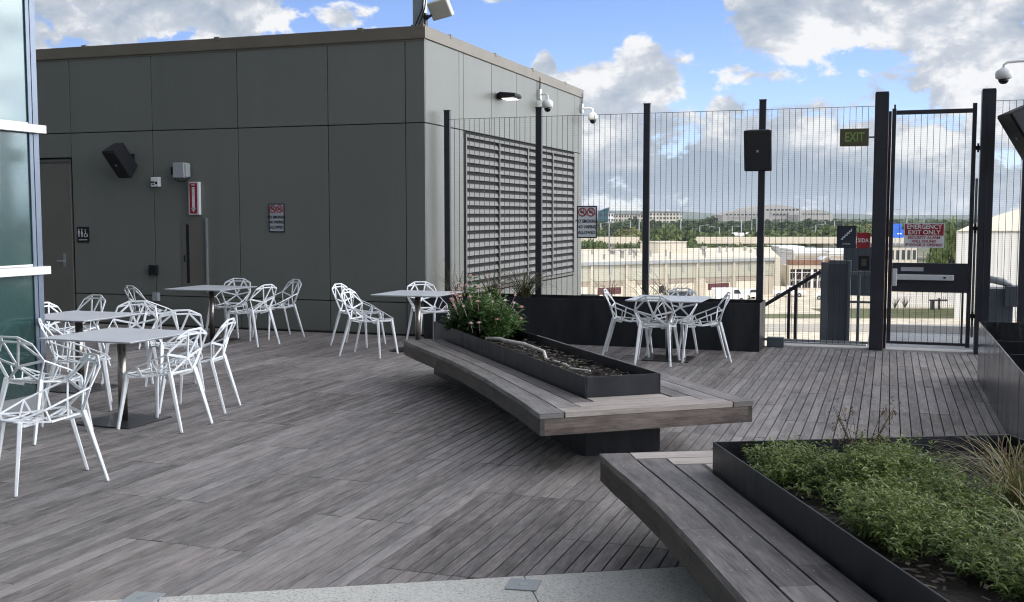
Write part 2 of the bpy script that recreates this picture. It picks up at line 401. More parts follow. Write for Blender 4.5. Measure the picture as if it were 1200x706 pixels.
for k in range(20):
    x = -60+k*9; P = [cam2w(x, 132.4), cam2w(x+4, 132.4), cam2w(x+4, 132.6), cam2w(x, 132.6)]; mk.poly([(a, c, -11.95) for a, c in P])
struct(mk.build('road_markings', M['sign_white']))

# roof slab that carries the terrace, reaching down to the ground
CL0 = Vector((-3.49, 3.85)); CR0 = Vector((-.97, 5.25))
def conc_v(u): return CL0.y+(CR0.y-CL0.y)*(u-CL0.x)/(CR0.x-CL0.x)
mb = MB(); mb.prism([(-60, -30), (7, -30), (7, 17.4), (-.25, 17.4), (-.25, 15.06), (-6.2, 15.06), (-6.2, 24), (-60, 24)], -12, -.06)
struct(mb.build('roof_slab', M['under']))
# decking boards
PITCH = .0833; PAN = .75
mb = MB()
along = Vector((0, 1, 0))
u = -3.875-PAN*14
pan = -14
while u < 2.6:
    ph = 4.77 if pan % 2 == 0 else 3.98
    for k in range(9):
        a = u+k*PITCH+.0043; c = a+PITCH-.0086
        if a > 2.55: break
        lo0, lo1 = conc_v(a), conc_v(c)
        vend = 14.29 if c < -6.2 else 14.76
        v = ph-1.543*8
        while v < vend:
            v0, v1 = v+.0035, min(v+1.543-.0035, vend)
            b0, b1 = max(v0, lo0), max(v0, lo1)
            if v1 > max(b0, b1)+.01:
                mb.rnd()
                # a whole panel shares some of its tone, as the tiles were made together
                rr = random.Random(pan*91+int(round(v*7)))
                t = rr.random(); mb.col = (.45*t+.55*mb.col[0], .4*rr.random()+.6*mb.col[1], 0)
                dz = random.uniform(-.0012, .0012)
                mb.hexa([(a, b0, -.022), (c, b1, -.022), (c, v1, -.022), (a, v1, -.022), (a, b0, dz), (c, b1, dz), (c, v1, dz), (a, v1, dz)], along)
            v += 1.543
    u += PAN; pan += 1
struct(mb.build('decking', M['deck']))
mb = MB(); mb.poly([(-15, conc_v(-15), -.03), (3, conc_v(3), -.03), (3, 14.76, -.03), (-15, 14.76, -.03)])
struct(mb.build('deck_underlay', M['under']))
# concrete pavers in the foreground (big slabs with open joints)
dC = (CR0-CL0).normalized()
mb = MB()
def cpt(a, c): # a along the edge from the inset line, c back from edge
    o = Vector((-1.58, conc_v(-1.58))); return o+dC*a+Vector((dC.y, -dC.x))*c
for i, (a0, a1) in enumerate(((-12, -8.2), (-8.2, -6.4), (-6.4, -4.2), (-4.2, -1.75), (-1.75, -.06), (-.06, .86), (.86, 2.8), (2.8, 4.6), (4.6, 7))):
    for c0, c1 in ((0.012, 2.2), (2.206, 4.4), (4.406, 6.6), (6.606, 9)):
        q = [cpt(a0+.003, c1-.003), cpt(a1-.003, c1-.003), cpt(a1-.003, c0+.003), cpt(a0+.003, c0+.003)]
        mb.prism([(p.x, p.y) for p in q], -.045, .004)
struct(mb.build('concrete_paving', M['conc']))
# metal access cover and a second one at the edge of the picture
def cover(u, v, rz, label, s=.15):
    mb = MB(); mb.box(-s/2, -s/2, .004, s/2, s/2, .010); e = empty('access_cover', (u, v, .001), rz, label, 'floor cover', 'square metal covers in the concrete')
    mb.build('cover_plate', M['plastic_grey'], e, bevel=.002)
    mb = MB(); mb.lathe((0, 0, .010), [(.022, 0), (.022, .001), (.018, .002)], 20); mb.build('lock_ring', M['galv'], e)
cover(-1.585, 4.74, R(8), 'small square grey metal cover set in pale concrete, in front of the benches')
cover(-3.16, 4.0, R(8), 'small square grey metal cover in pale concrete, farther left below the decking edge')
# sill and gravel beyond the gate
mb = MB(); mb.box(-1.45, 14.775, -.05, 2.6, 15.06, .015); struct(mb.build('gate_sill', M['sill']))
mb = MB(); mb.box(-.25, 15.07, -.05, 6.9, 17.3, -.01); struct(mb.build('roof_gravel', M['gravel']))
mb = MB(); mb.box(-.25, 17.3, -.06, 7, 17.42, .10); struct(mb.build('roof_kerb', M['sill']))
mb = MB(); mb.box(-1.45, 15.07, -.05, -.255, 15.2, .03); struct(mb.build('stair_kerb', M['galv']))

# ------------------------------------------------------------------ metal clad pavilion
WX0, WX1, WY0, WY1 = -13.9, -6.26, 14.30, 22.65
pav = empty('clad_pavilion', ((WX0+WX1)/2, (WY0+WY1)/2, 0), 0, 'low flat-roofed pavilion clad in grey-green metal panels behind the tables', 'building')
ox, oy = pav.location.x, pav.location.y
def sh(mb, dx, dy):
    for v in mb.v: v.x -= dx; v.y -= dy
mb = MB(); mb.box(WX0, WY0+.035, -.02, WX1-.035, WY1, 4.2); sh(mb, ox, oy); mb.build('core_wall', M['gap'], pav)
mb = MB(); g = .007
cols = [-13.9, -12.43, -10.87, -9.33, -7.80, -6.56, WX1+.0]
for i in range(len(cols)-1):
    for z0, z1 in ((0.02, .48), (.48, 3.05), (3.05, 4.23)):
        x0, x1 = cols[i], cols[i+1]
        if i == 0 and z1 <= 3.05:
            if z0 < .1: continue
            z0 = 2.66
        mb.rnd(); mb.box(x0+g, WY0, z0+g, x1-(g if i < len(cols)-2 else 0), WY0+.03, z1-g)
rows = [14.33, 15.61, 15.79, 17.05, 18.33, 19.49, 20.80, 22.03, 22.65]
LV0, LV1, LZ0, LZ1 = 15.86, 22.07, .50, 3.00
for i in range(len(rows)-1):
    y0, y1 = rows[i], rows[i+1]
    mb.rnd(); mb.box(WX1-.03, y0+g, 3.05+g, WX1, y1-g, 4.23-g); mb.rnd()
    if y1 <= 15.8 or y0 > 22.0:
        mb.box(WX1-.03, max(y0, WY0+.0305)+g, .02, WX1, y1-g, 3.05-g)
    else:
        mb.box(WX1-.03, y0+g, .02, WX1, y1-g, .48-g)
sh(mb, ox, oy); mb.build('wall_panel', M['panelm'], pav, bevel=.003)
mb = MB()
mb.box(WX0, WY0-.025, 4.225, WX1+.025, WY0+.05, 4.40); mb.box(WX1-.05, WY0+.0505, 4.2255, WX1+.0245, WY1+.03, 4.40)
mb.box(WX0, WY0+.05, 4.19, WX1-.05, WY1, 4.30)
for x in (-12.1, -9.65, -7.25, -6.30): mb.box(x-.045, WY0-.032, 4.36, x+.045, WY0+.04, 4.418)
for y in (15.25, 17.2, 19.2, 21.3): mb.box(WX1-.03, y-.045, 4.36, WX1+.031, y+.045, 4.416)
mb.box(WX0, WY0-.008, 4.195, WX1+.006, WY0+.02, 4.2245)
sh(mb, ox, oy); mb.build('parapet_coping', M['cap'], pav, bevel=.004)
mb = MB(); mb.box(WX0, WY0-.012, -.0, WX1+.004, WY0+.03, .02); sh(mb, ox, oy); mb.build('base_flashing', M['gap'], pav)
# restroom door with transom
door = MB(); door.box(-13.55, WY0-.006, .03, -12.46, WY0+.028, 2.57); sh(door, ox, oy); dobj = door.build('door', M['doorm'], pav, bevel=.003)
mb = MB(); mb.box(-13.6, WY0-.012, 2.60, -12.46, WY0+.02, 2.635); mb.box(-13.6, WY0-.004, 2.5745, -12.46, WY0+.03, 2.598); sh(mb, ox, oy); mb.build('door_frame', M['louver'], dobj)
mb = MB(); X = -12.62
mb.tube([(X, WY0-.008, 1.0), (X, WY0-.06, 1.0)], .012); mb.tube([(X, WY0-.06, 1.0), (X-.11, WY0-.06, 1.0)], .010); mb.box(X-.025, WY0-.014, .9, X+.025, WY0-.007, 1.12)
sh(mb, ox, oy); mb.build('door_handle', M['galv'], dobj, smooth=False)
# louver: frame, mullions, blades
mb = MB()
mb.box(WX1-.10, LV0, LZ0, WX1+.012, LV0+.05, LZ1); mb.box(WX1-.10, LV1-.05, LZ0, WX1+.012, LV1, LZ1)
mb.box(WX1-.10, LV0+.0505, LZ1-.05, WX1+.0115, LV1-.0505, LZ1); mb.box(WX1-.10, LV0+.0505, LZ0, WX1+.0115, LV1-.0505, LZ0+.05)
for y in (17.42, 18.97, 20.52): mb.box(WX1-.10, y-.03, LZ0+.0505, WX1+.011, y+.03, LZ1-.0505)
sh(mb, ox, oy); lf = mb.build('louver_frame', M['louver'], pav, bevel=.003)
mb = MB(); z = LZ0+.09
while z < LZ1-.1:
    ys = [LV0+.05, 17.39, 17.45, 18.94, 19.0, 20.49, 20.55, LV1-.05]
    for a, c in zip(ys[::2], ys[1::2]):
        mb.hexa([(WX1-.09, a, z+.075), (WX1+.002, a, z-.022), (WX1+.002, c, z-.022), (WX1-.09, c, z+.075), (WX1-.09, a, z+.085), (WX1-.012, a, z+.045), (WX1-.012, c, z+.045), (WX1-.09, c, z+.085)])
    z += .133
sh(mb, ox, oy); mb.build('louver_blade', M['louver'], pav)
mb = MB(); mb.box(WX1-.034, LV0, LZ0, WX1-.031, LV1, LZ1); 
# wall lamp (lit) on side wall
wl = empty('wall_lamp', (WX1, 17.4, 3.73), 0, 'lit black wedge-shaped wall lamp high on the side of the pavilion', 'lamp')
mb = MB(); mb.box(0, -.11, -.05, .06, .11, .05)
mb.hexa([(.06, -.19, -.045), (.36, -.19, -.03), (.36, .19, -.03), (.06, .19, -.045), (.06, -.19, .06), (.34, -.15, .035), (.34, .15, .035), (.06, .19, .06)])
mb.build('lamp_housing', M['plastic_black'], wl, bevel=.02)
me, nt, b = newmat('lamp_lens_lit'); b.inputs['Emission Color'].default_value = (1, .97, .9, 1); b.inputs['Emission Strength'].default_value = 2.2
mb = MB(); mb.box(.10, -.13, -.058, .30, .13, -.046); mb.build('lens', me, wl)
ld = bpy.data.lights.new('lamp_glow', 'SPOT'); ld.energy = 5; ld.color = (1, .93, .8); ld.spot_size = R(110); ld.spot_blend = .8; ld.shadow_soft_size = .08
lo = bpy.data.objects.new('lamp_glow', ld); COL.objects.link(lo); lo.parent = wl; lo.location = (.16, 0, -.075); lo.rotation_euler = (0, R(-18), 0)

# dome cameras on the side wall
def dome_cam(loc, rz, label, arm=.26, pipe=True, box=True):
    e = empty('dome_camera', loc, rz, label, 'camera', 'white dome security cameras')
    mb = MB()
    if box: mb.box(-.0, -.06, -.11, .055, .06, .11)
    mb.tube([(.05, 0, 0), (arm*.8, 0, 0), (arm*.95, 0, -.012), (arm, 0, -.05), (arm, 0, -.10)], .022, 10)
    mb.build('wall_bracket', M['plastic_white'], e, bevel=.004)
    mb = MB(); mb.lathe((arm, 0, -.29), [(.02, 0.0), (.085, .0), (.115, .02), (.118, .10), (.105, .14), (.06, .17), (.035, .19)], 24); mb.build('housing', M['plastic_white'], e, smooth=True)
    mb = MB(); mb.lathe((arm, 0, -.375), [(.008, 0), (.045, .012), (.07, .045), (.078, .085)], 24); mb.build('dome', M['smoke'], e, smooth=True)
    if pipe:
        mb = MB(); mb.tube([(.025, 0, .11), (.03, 0, .22), (.03, -.01, .33), (.0, -.03, .42), (-.06, -.06, .46), (-.13, -.10, .45), (-.2, -.12, .42)], .014, 8); mb.build('cable', M['plastic_black'], e, smooth=True)
    e.scale = (.88,)*3; return e
dome_cam((WX1, 19.6, 3.99), R(0), 'white dome camera with black cable loop on the pavilion side wall, nearer of two', arm=.2)
dome_cam((WX1, 22.55, 4.00), R(0), 'white dome camera at the far corner of the pavilion side wall', arm=.3)

# mast with antenna behind the coping
ma = empty('antenna_mast', (-6.52, 14.75, 4.3), 0, 'grey steel mast with cream flat panel antenna above the pavilion corner', 'antenna')
mb = MB(); mb.box(-.10, -.04, 0, .075, .09, 1.6); mb.build('mast', M['galv'], ma, bevel=.004)
mb = MB()
mx_ = T(.33, -.02, .40) @ Matrix.Rotation(R(-14), 4, 'Y') @ Matrix.Rotation(R(28), 4, 'X') @ Matrix.Rotation(R(-12), 4, 'Z')
mb.obox(Matrix(Matrix.Translation((0, 0, 0))) @ mx_, .34, .09, .27); mb.build('antenna_panel', simple('cream_antenna', (.62, .60, .52), .5, var=.03), ma, bevel=.02)
mb = MB(); mb.box(.07, -.03, .16, .10, .06, .36); mb.tube([(.09, 0, .27), (.2, 0, .34)], .02); mb.box(-.13, -.03, .17, -.10, .03, .2); mb.box(.0755, -.06, .28, .16, -.02, .32); mb.build('bracket', M['post'], ma)
mb = MB(); mb.tube([(-.10, -.05, 0), (-.06, -.07, .15), (.02, -.08, .3), (.07, -.07, .42), (.1, -.06, .7)], .010); mb.tube([(-.06, -.06, 0), (-.02, -.08, .12), (.06, -.08, .27), (.11, -.08, .42), (.13, -.06, .7)], .010); mb.build('cable', M['plastic_black'], ma, smooth=True)

# wall-mounted things on the front face (y = WY0)
def speaker(loc, rz, tilt, label, group='black outdoor loudspeakers', s=1., wf=1.):
    e = empty('loudspeaker', loc, rz, label, 'loudspeaker', group)
    Mx = T(0, -.22, 0) @ Matrix.Rotation(tilt, 4, 'X')
    w, h, d = .36*s*wf, .54*s, .28*s
    mb = MB(); P = []
    for z in (-h/2, h/2):
        for x, y in ((-w/2, -d/2), (w/2, -d/2), (w/2*.68, d/2), (-w/2*.68, d/2)): P.append(Mx @ Vector((x, y, z*(1 if y < 0 else .86))))
    mb.hexa(P); mb.build('cabinet', M['plastic_black'], e, bevel=.018)
    mb = MB(); mb.obox(Mx @ T(0, -d/2-.006, 0), w*.9, .008, h*.93); gr = mb.build('grille', simple('speaker_grille', (.008, .008, .010), .55, bump=.6, bscale=300), e, bevel=.003)
    mb = MB(); mb.obox(Mx @ T(0, -d/2-.012, h*.0), .03, .004, .03); mb.build('badge', M['plastic_grey'], gr)
    mb = MB(); mb.bar((0, .0, -.08), (0, -.12, -.04), .06, .04); mb.bar((0, 0, -.16), (0, 0, .10), .09, .02, (0, 1, 0)); mb.build('bracket', M['plastic_black'], e)
    return e
speaker((-11.25, WY0-.01, 2.60), R(-8), R(40), 'black loudspeaker tilted down on the grey-green pavilion wall', s=.98, wf=.8)

def wallbox(name, x0, x1, z0, z1, d, mat, label, cat, group=None, bevel=.004):
    mb = MB(); mb.box(x0, WY0-d, z0, x1, WY0-.001, z1)
    o = mb.build(name, mat, bevel=bevel, origin=((x0+x1)/2, WY0, z0)); return tag(o, label, cat, group)
sd = empty('motion_sensor', (-10.80, WY0, 2.24), 0, 'small white square sensor with dark lettering on the pavilion wall', 'sensor')
mb = MB(); mb.box(-.075, -.07, -.06, .075, -.001, .09); mb.build('casing', M['plastic_white'], sd, bevel=.012)
mb = MB(); mb.box(-.065, -.073, .0, .0, -.0695, .025); mb.box(-.05, -.073, -.03, -.01, -.0695, -.012); mb.box(.01, -.073, -.02, .05, -.0695, .02); mb.build('lens_mark', M['plastic_black'], sd)
st = empty('alarm_box', (-10.26, WY0, 2.42), 0, 'rounded grey weatherproof box on a black bracket above the fire sign', 'alarm device')  # strobe and horn alarm box, not a floodlight
mb = MB(); mb.box(-.115, -.19, -.11, .085, -.05, .12); mb.box(.0855, -.165, -.10, .11, -.05, .11); mb.build('casing', M['plastic_grey'], st, bevel=.03)
mb = MB(); mb.box(-.20, -.12, -.06, -.115, -.02, .06); mb.box(-.08, -.05, -.06, .06, -.001, .06); mb.tube([(-.18, -.08, -.05), (-.14, -.1, -.13), (-.04, -.11, -.17), (.06, -.1, -.16), (.11, -.08, -.09)], .008); mb.build('bracket', M['plastic_black'], st, bevel=.004)
# fire extinguisher sign (three-sided, arrow)
fs = empty('fire_sign', (-10.12, WY0, 2.0), 0, 'red and white vertical fire extinguisher sign with down arrow on the pavilion wall', 'sign')
mb = MB(); mb.hexa([(-.115, -.005, -.25), (-.06, -.06, -.25), (-.06, -.005, -.25), (-.08, -.001, -.25), (-.115, -.005, .25), (-.06, -.06, .25), (-.06, -.005, .25), (-.08, -.001, .25)])
mb.box(-.058, -.065, -.25, .115, -.005, .25); mb.build('sign_plate', M['sign_white'], fs)
mb = MB(); mb.box(-.045, -.068, -.235, .09, -.0655, .235); mb.build('red_field', M['sign_red'], fs)
mb = MB(); mb.box(0.0, -.071, -.17, .045, -.0685, .17); mb.poly([(-.02, -.071, -.15), (.0225, -.071, -.215), (.065, -.071, -.15)]); mb.build('arrow', M['sign_white'], fs)
text_mesh('lettering', 'F\nI\nR\nE', .032, M['sign_red'], T(.0225, -.0725, .09) @ STAND, fs)
text_mesh('lettering', 'FIRE', .04, M['sign_white'], T(.0225, -.0695, .205) @ STAND, fs)
# extinguisher cabinet, semi recessed
fc = empty('extinguisher_cabinet', (-10.13, WY0, 0), 0, 'flush bronze fire extinguisher cabinet with narrow black window slot in the wall', 'cabinet')
mb = MB(); mb.box(-.24, -.010, .59, .205, -.001, 1.68); mb.build('cabinet_door', M['doorm'], fc, bevel=.002)
mb = MB(); mb.box(-.155, -.0135, .69, -.105, -.0105, 1.60); mb.build('window_slot', M['plastic_black'], fc)
mb = MB(); mb.box(.21, -.035, .55, .232, -.001, 1.70); mb.build('edge_trim', M['galv'], fc)
mb = MB(); mb.box(-.20, -.02, 1.02, -.18, -.0105, 1.12); mb.build('latch', M['plastic_black'], fc)
# restroom sign
rs = empty('restroom_sign', (-12.24, WY0, 1.43), 0, 'small black restroom sign with man, woman and wheelchair symbols beside the door', 'sign')
mb = MB(); mb.box(-.115, -.012, -.125, .115, -.001, .125); mb.build('sign_plate', M['sign_black'], rs)
mb = MB(); y = -.0135
def fig(mb, x, z, skirt):
    mb.lathe((x, y, z+.062), [(.011, 0), (.011, .001)], 10, 'y')
    if skirt: mb.poly([(x-.008, y, z+.045), (x+.008, y, z+.045), (x+.024, y, z-.01), (x-.024, y, z-.01)][::-1])
    else: mb.poly([(x-.018, y, z+.045), (x+.018, y, z+.045), (x+.018, y, z-.005), (x-.018, y, z-.005)][::-1])
    mb.box(x-.012, y, z-.055, x-.003, y+.001, z); mb.box(x+.003, y, z-.055, x+.012, y+.001, z)
fig(mb, -.08, .02, False); fig(mb, -.02, .02, True)
mb.tube([(.05+.028*math.cos(t), y, -.01+.028*math.sin(t)) for t in [R(a) for a in range(100, 380, 20)]], .004, 5)
mb.lathe((.045, y, .075), [(.01, 0), (.01, .001)], 10, 'y'); mb.bar((.045, y, .06), (.052, y, .015), .010, .002, (0, 1, 0)); mb.bar((.052, y, .015), (.08, y, .012), .009, .002, (0, 1, 0)); mb.bar((.08, y, .012), (.092, y, -.03), .009, .002, (0, 1, 0))
mb.build('pictogram', M['sign_white'], rs)
text_mesh('lettering', 'RESTROOM', .03, M['sign_white'], T(0, -.0135, -.085) @ STAND, rs)
# no smoking sign
def nosmoke(e, w, h, y, plate, dim):
    mb = MB(); mb.box(-w/2, y-.004, -h/2, w/2, y+.004, h/2); mb.build('sign_border', M['sign_navy'], e)
    mb = MB(); mb.box(-w/2+.018, y-.007, -h/2+.018, w/2-.018, y-.0042, h/2-.018); mb.build('sign_plate', plate, e)
    yy = y-.009; mb = MB(); r_ = w*.19
    for cx in (-w*.215, w*.215):
        cz = h/2-.03-r_
        mb.tube([(cx+r_*math.cos(t), yy, cz+r_*math.sin(t)) for t in [2*PI*i/20 for i in range(21)]], .008, 5, cap=False)
        mb.bar((cx-r_*.7, yy, cz+r_*.7), (cx+r_*.7, yy, cz-r_*.7), .014, .004, (0, 1, 0))
    mb.build('prohibition_ring', dim, e)
    mb = MB()
    for cx in (-w*.215, w*.215):
        cz = h/2-.03-r_
        mb.box(cx-r_*.55, yy+.0015, cz-.012, cx+r_*.4, yy+.003, cz+.008); mb.box(cx+r_*.15, yy+.0015, cz+.014, cx+r_*.3, yy+.003, cz+.04)
    mb.build('cigarette_symbol', M['sign_black'], e)
    for i, t in enumerate(('NO SMOKING', 'NO VAPING', 'ALLOWED')):
        text_mesh('lettering', t, .062*w/.28, M['sign_black'], T(0, yy, h/2-.205*h/.43-.075*i*h/.43) @ STAND, e, bold=.0012, sx=.80)
ns = empty('no_smoking_sign', (-8.68, WY0-.005, 1.70), 0, 'dim grey no smoking no vaping sign on the dark pavilion wall', 'sign')
nosmoke(ns, .27, .43, 0, M['sign_grey'], M['sign_red'])
# switches
wallbox('outlet_cover', -10.97, -10.82, .80, .96, .05, M['plastic_black'], 'black weatherproof outlet cover on a panel joint of the pavilion wall', 'outlet')
wallbox('junction_box', -10.90, -10.80, .40, .53, .07, M['plastic_grey'], 'small grey electrical box low on the pavilion wall behind the chairs', 'electrical box')

# ------------------------------------------------------------------ terminal wing with glass wall (left) and terminal block behind the viewer
term = empty('terminal_building', (-7.2, 0, 0), 0, 'tall terminal building whose teal glass curtain wall stands at the left edge', 'building')
GX = -7.2; GY = 7.85
def tb(mb): sh(mb, GX, 0)
H_W = 8.6
mb = MB(); mb.box(-30, -9, -.02, GX-.30, GY-.06, H_W); mb.box(-30, -22, -.02, GX-.30, -9.0005, H_W); mb.box(-60, -60, -11.9, 16, -22.0005, 40); tb(mb)
mb.build('wall', simple('terminal_wall', (.15, .15, .15), .6, var=.06, scale=.2), term)
mb = MB(); mb.box(GX-.04, -8.9, .14, GX-.005, GY-.05, H_W-.3); tb(mb); mb.build('glass_pane', M['glass'], term)
mb = MB(); mb.box(-29, GY-.055, .1, GX-.06, GY-.02, H_W-.3); tb(mb); mb.build('glass_pane', M['glass'], term)
mb = MB(); mb.box(GX-.06, -8.95, .0, GX+.012, GY+.004, .138); tb(mb); mb.build('base_frame', M['plastic_grey'], term)
mb = MB(); mb.box(GX-.05, GY-.049, .14, GX+.014, GY+.012, H_W); mb.box(GX-.0, GY-.095, .14, GX+.010, GY-.055, H_W)
for yv in (6.05, 4.25, 2.45, .65, -1.15, -2.95, -4.75, -6.55): mb.box(GX-.0045, yv-.012, .14, GX+.003, yv+.012, H_W-.3)
tb(mb); mb.build('mullion', M['mullion'], term)
mb = MB()
for k in range(1, 7):
    z = 1.25*k+.0; mb.box(GX+.0145, -8.9, z-.035, GX+.085, GY+.03, z+.035); mb.box(GX-.003, -8.9, z+.036, GX+.006, GY-.1, z+.055)
tb(mb); mb.build('sunshade_fin', M['fin'], term)
mb = MB()
for k in range(1, 11):
    for j in range(14):
        x = -40+j*3.8; z = k*3.6-2.2
        mb.box(x, -21.99, z, x+3.0, -21.93, z+2.3)
tb(mb); mb.build('window', M['dglass'], term)

# ------------------------------------------------------------------ chairs
def chair_proto():
    root = empty('geometric_chair', (0, 0, 0), 0, 'white', 'chair', 'white geometric lattice chairs')
    Y_ = (0, 1, 0); Z_ = (0, 0, 1)
    w, t = .0200, .010
    v = Vector
    Tp = {s: v((s*.08, -.288, .815)) for s in (-1, 1)}; T2 = {s: v((s*.085, -.278, .778)) for s in (-1, 1)}
    S = {s: v((s*.195, -.262, .760)) for s in (-1, 1)}; W = {s: v((s*.228, -.185, .632)) for s in (-1, 1)}
    B = {s: v((s*.150, -.155, .462)) for s in (-1, 1)}; Nn = v((0, -.212, .578))
    Mi = {s: v((s*.222, .06, .437)) for s in (-1, 1)}; Fc = {s: v((s*.185, .262, .452)) for s in (-1, 1)}
    A = {s: v((s*.243, .095, .520)) for s in (-1, 1)}; A2 = {s: v((s*.238, -.04, .575)) for s in (-1, 1)}
    C0 = v((0, .03, .422)); F0 = v((0, .292, .438)); Q = {s: v((s*.11, .16, .432)) for s in (-1, 1)}
    mb = MB()
    bn = (0, 1, .25)
    mb.bar(Tp[-1], Tp[1], .016, .011, bn); mb.bar(T2[-1], T2[1], .016, .011, bn)
    for s in (-1, 1):
        mb.bar(Tp[s], T2[s], .022, .011, bn)
        mb.bar(Tp[s], S[s], .018, .010, bn); mb.bar(T2[s], S[s]+v((0, 0, -.004)), .014, .009, bn)
        mb.bar(S[s], W[s], .018, .010, (s*.5, 1, .2)); mb.bar(W[s], B[s], .022, .010, (s*.5, 1, 0), .026)
        mb.bar(T2[s]*.94+T2[-s]*.06, Nn, w, t, bn); mb.bar(T2[s], W[s], w, t, bn); mb.bar(Nn, W[s], w, t, bn); mb.bar(Nn, B[s], w*1.05, t, bn)
    mb.bar(B[-1], B[1], .020, .012, (0, 1, .6))
    mb.lathe(Nn, [(.016, -.005), (.016, .005)], 8, 'y')
    mb.build('backrest', M['white'], root, bevel=.0022, seg=1)
    mb = MB()
    for s in (-1, 1):
        mb.bar(B[s], Mi[s], .024, .012, Z_); mb.bar(Mi[s], Fc[s], .020, .010, Z_); mb.bar(Fc[s], F0, .018, .010, Z_)
        mb.bar(C0, B[s], w, t, Z_); mb.bar(C0, Mi[s], w, t, Z_); mb.bar(C0, Q[s], w, t, Z_); mb.bar(Q[s], Fc[s], w, t, Z_)
        mb.bar(Q[s], Mi[s], w, t, Z_); mb.bar(Q[s], F0, w, t, Z_); mb.bar(C0+v((0, -.09, .008)), B[s], w*.9, t, Z_)
        # leg brackets underneath
        mb.bar(v((s*.10, .13, .418)), v((s*.195, .225, .425)), .036, .018, Z_, .03); mb.bar(v((s*.08, -.07, .420)), v((s*.162, -.155, .448)), .034, .018, Z_, .03)
    mb.bar(C0, F0, w, t, Z_); mb.bar(v((-.1, .13, .418)), v((.1, .13, .418)), .02, .012, Z_)
    mb.bar(C0, C0+v((0, -.1, .008)), w, t, Z_)
    mb.build('seat', M['white'], root, bevel=.002, seg=1)
    for s in (-1, 1):
        mb = MB(); xn = (s, 0, .5)
        mb.bar(W[s], A[s], .0135, .009, xn); mb.bar(A[s], Fc[s], .0135, .009, xn)
        mb.bar(A[s], Mi[s], .013, .008, xn); mb.bar(A2[s], B[s]*.55+Mi[s]*.45, .013, .008, xn); mb.bar(A[s], Q[s], .012, .008, Z_)
        mb.build('armrest', M['white'], root, bevel=.0018, seg=1)
    for s in (-1, 1):
        mb = MB(); top = v((s*.163, -.158, .478)); ft = v((s*.205, -.29, 0)); mb.bar(top, ft, .040, .030, (s*.3, 1, 0), .024, .020)
        mb.build('leg', M['white'], root, bevel=.004, seg=1)
        mb = MB(); top = v((s*.192, .235, .448)); ft = v((s*.252, .29, 0)); mb.bar(top, ft, .040, .030, (s*.3, -1, 0), .024, .020)
        mb.build('leg', M['white'], root, bevel=.004, seg=1)
    return root
def cdir(dx, dy):  # heading given relative to the viewer -> rotation about z
    u, v = cam2w(dx, dy); return math.atan2(v, u)-PI/2
def udir(du, dv): return math.atan2(dv, du)-PI/2
proto = chair_proto(); first = True
def chair(u, v, rz, label):
    global first
    o = proto if first else copy_tree(proto); first = False
    o.location = (u, v, .002); o.rotation_euler = (0, 0, rz); o['label'] = label; o['category'] = 'chair'; o['group'] = 'white geometric lattice chairs'
def chc(x, y, rz, label): u, v = cam2w(x, y); chair(u, v, rz, label)
chair(-5.13, 5.63, udir(-.53, -.85), 'nearest white lattice chair, seen from its side in the left foreground')
chair(-6.295, 6.80, udir(0, 1), 'white lattice chair against the teal glass, cut by the left edge of the photo')
chair(-5.60, 7.465, udir(-1, 0), 'white lattice chair tucked under the right side of the nearest left table')
chair(-5.80, 8.22, udir(-.966, -.26), 'white lattice chair at the right corner of the nearest table, back angled away')
chc(-3.93, 9.72, cdir(.94, .34), 'white lattice chair behind the left corner of the nearest table, seat seen beneath the top')
chc(-3.36, 10.80, cdir(-.47, .88), 'white lattice chair just beyond the nearest table, backrest rising over its right corner')
chc(-4.0, 11.39, cdir(.13, -.99), 'white lattice chair at the right edge of the second left table, facing the camera')
chc(-4.68, 11.36, cdir(.95, -.3), 'white lattice chair half hidden by the glass wall corner, left of the second table')
chc(-4.98, 12.35, cdir(-.55, -.83), 'white lattice chair beyond the second left table, below the restroom sign')
chc(-4.80, 14.40, cdir(.68, .73), 'white lattice chair standing alone by the pavilion wall near the small grey box')
chc(-4.06, 15.62, cdir(-.2, -.98), 'white lattice chair behind the table nearest the fire cabinet, facing the camera')
chc(-3.50, 14.60, cdir(-.85, .5), 'white lattice chair in front of the fire cabinet table, middle of its three chairs')
chc(-3.33, 15.46, cdir(-.77, -.64), 'white lattice chair at the right of the fire cabinet table, closest to the wall')
chair(-6.72, 13.05, udir(1, -.05), 'white lattice chair of the pair by the wall, the one farther back')
chair(-6.10, 12.13, udir(1, 0), 'white lattice chair of the pair by the wall, the one in front')
chc(-1.15, 14.84, cdir(.45, -.89), 'white lattice chair behind the table at the pavilion corner')
chc(1.44, 13.50, cdir(.97, -.2), 'white lattice chair at the left of the table by the fence planter')
chc(1.69, 12.72, cdir(.25, .97), 'white lattice chair on the near side of the planter table, its back to the camera')
chc(2.31, 12.98, cdir(-.99, .05), 'white lattice chair at the right of the table by the fence planter')
chc(2.02, 13.50, cdir(-.5, -.87), 'white lattice chair on the far side of the planter table, against the black planter')

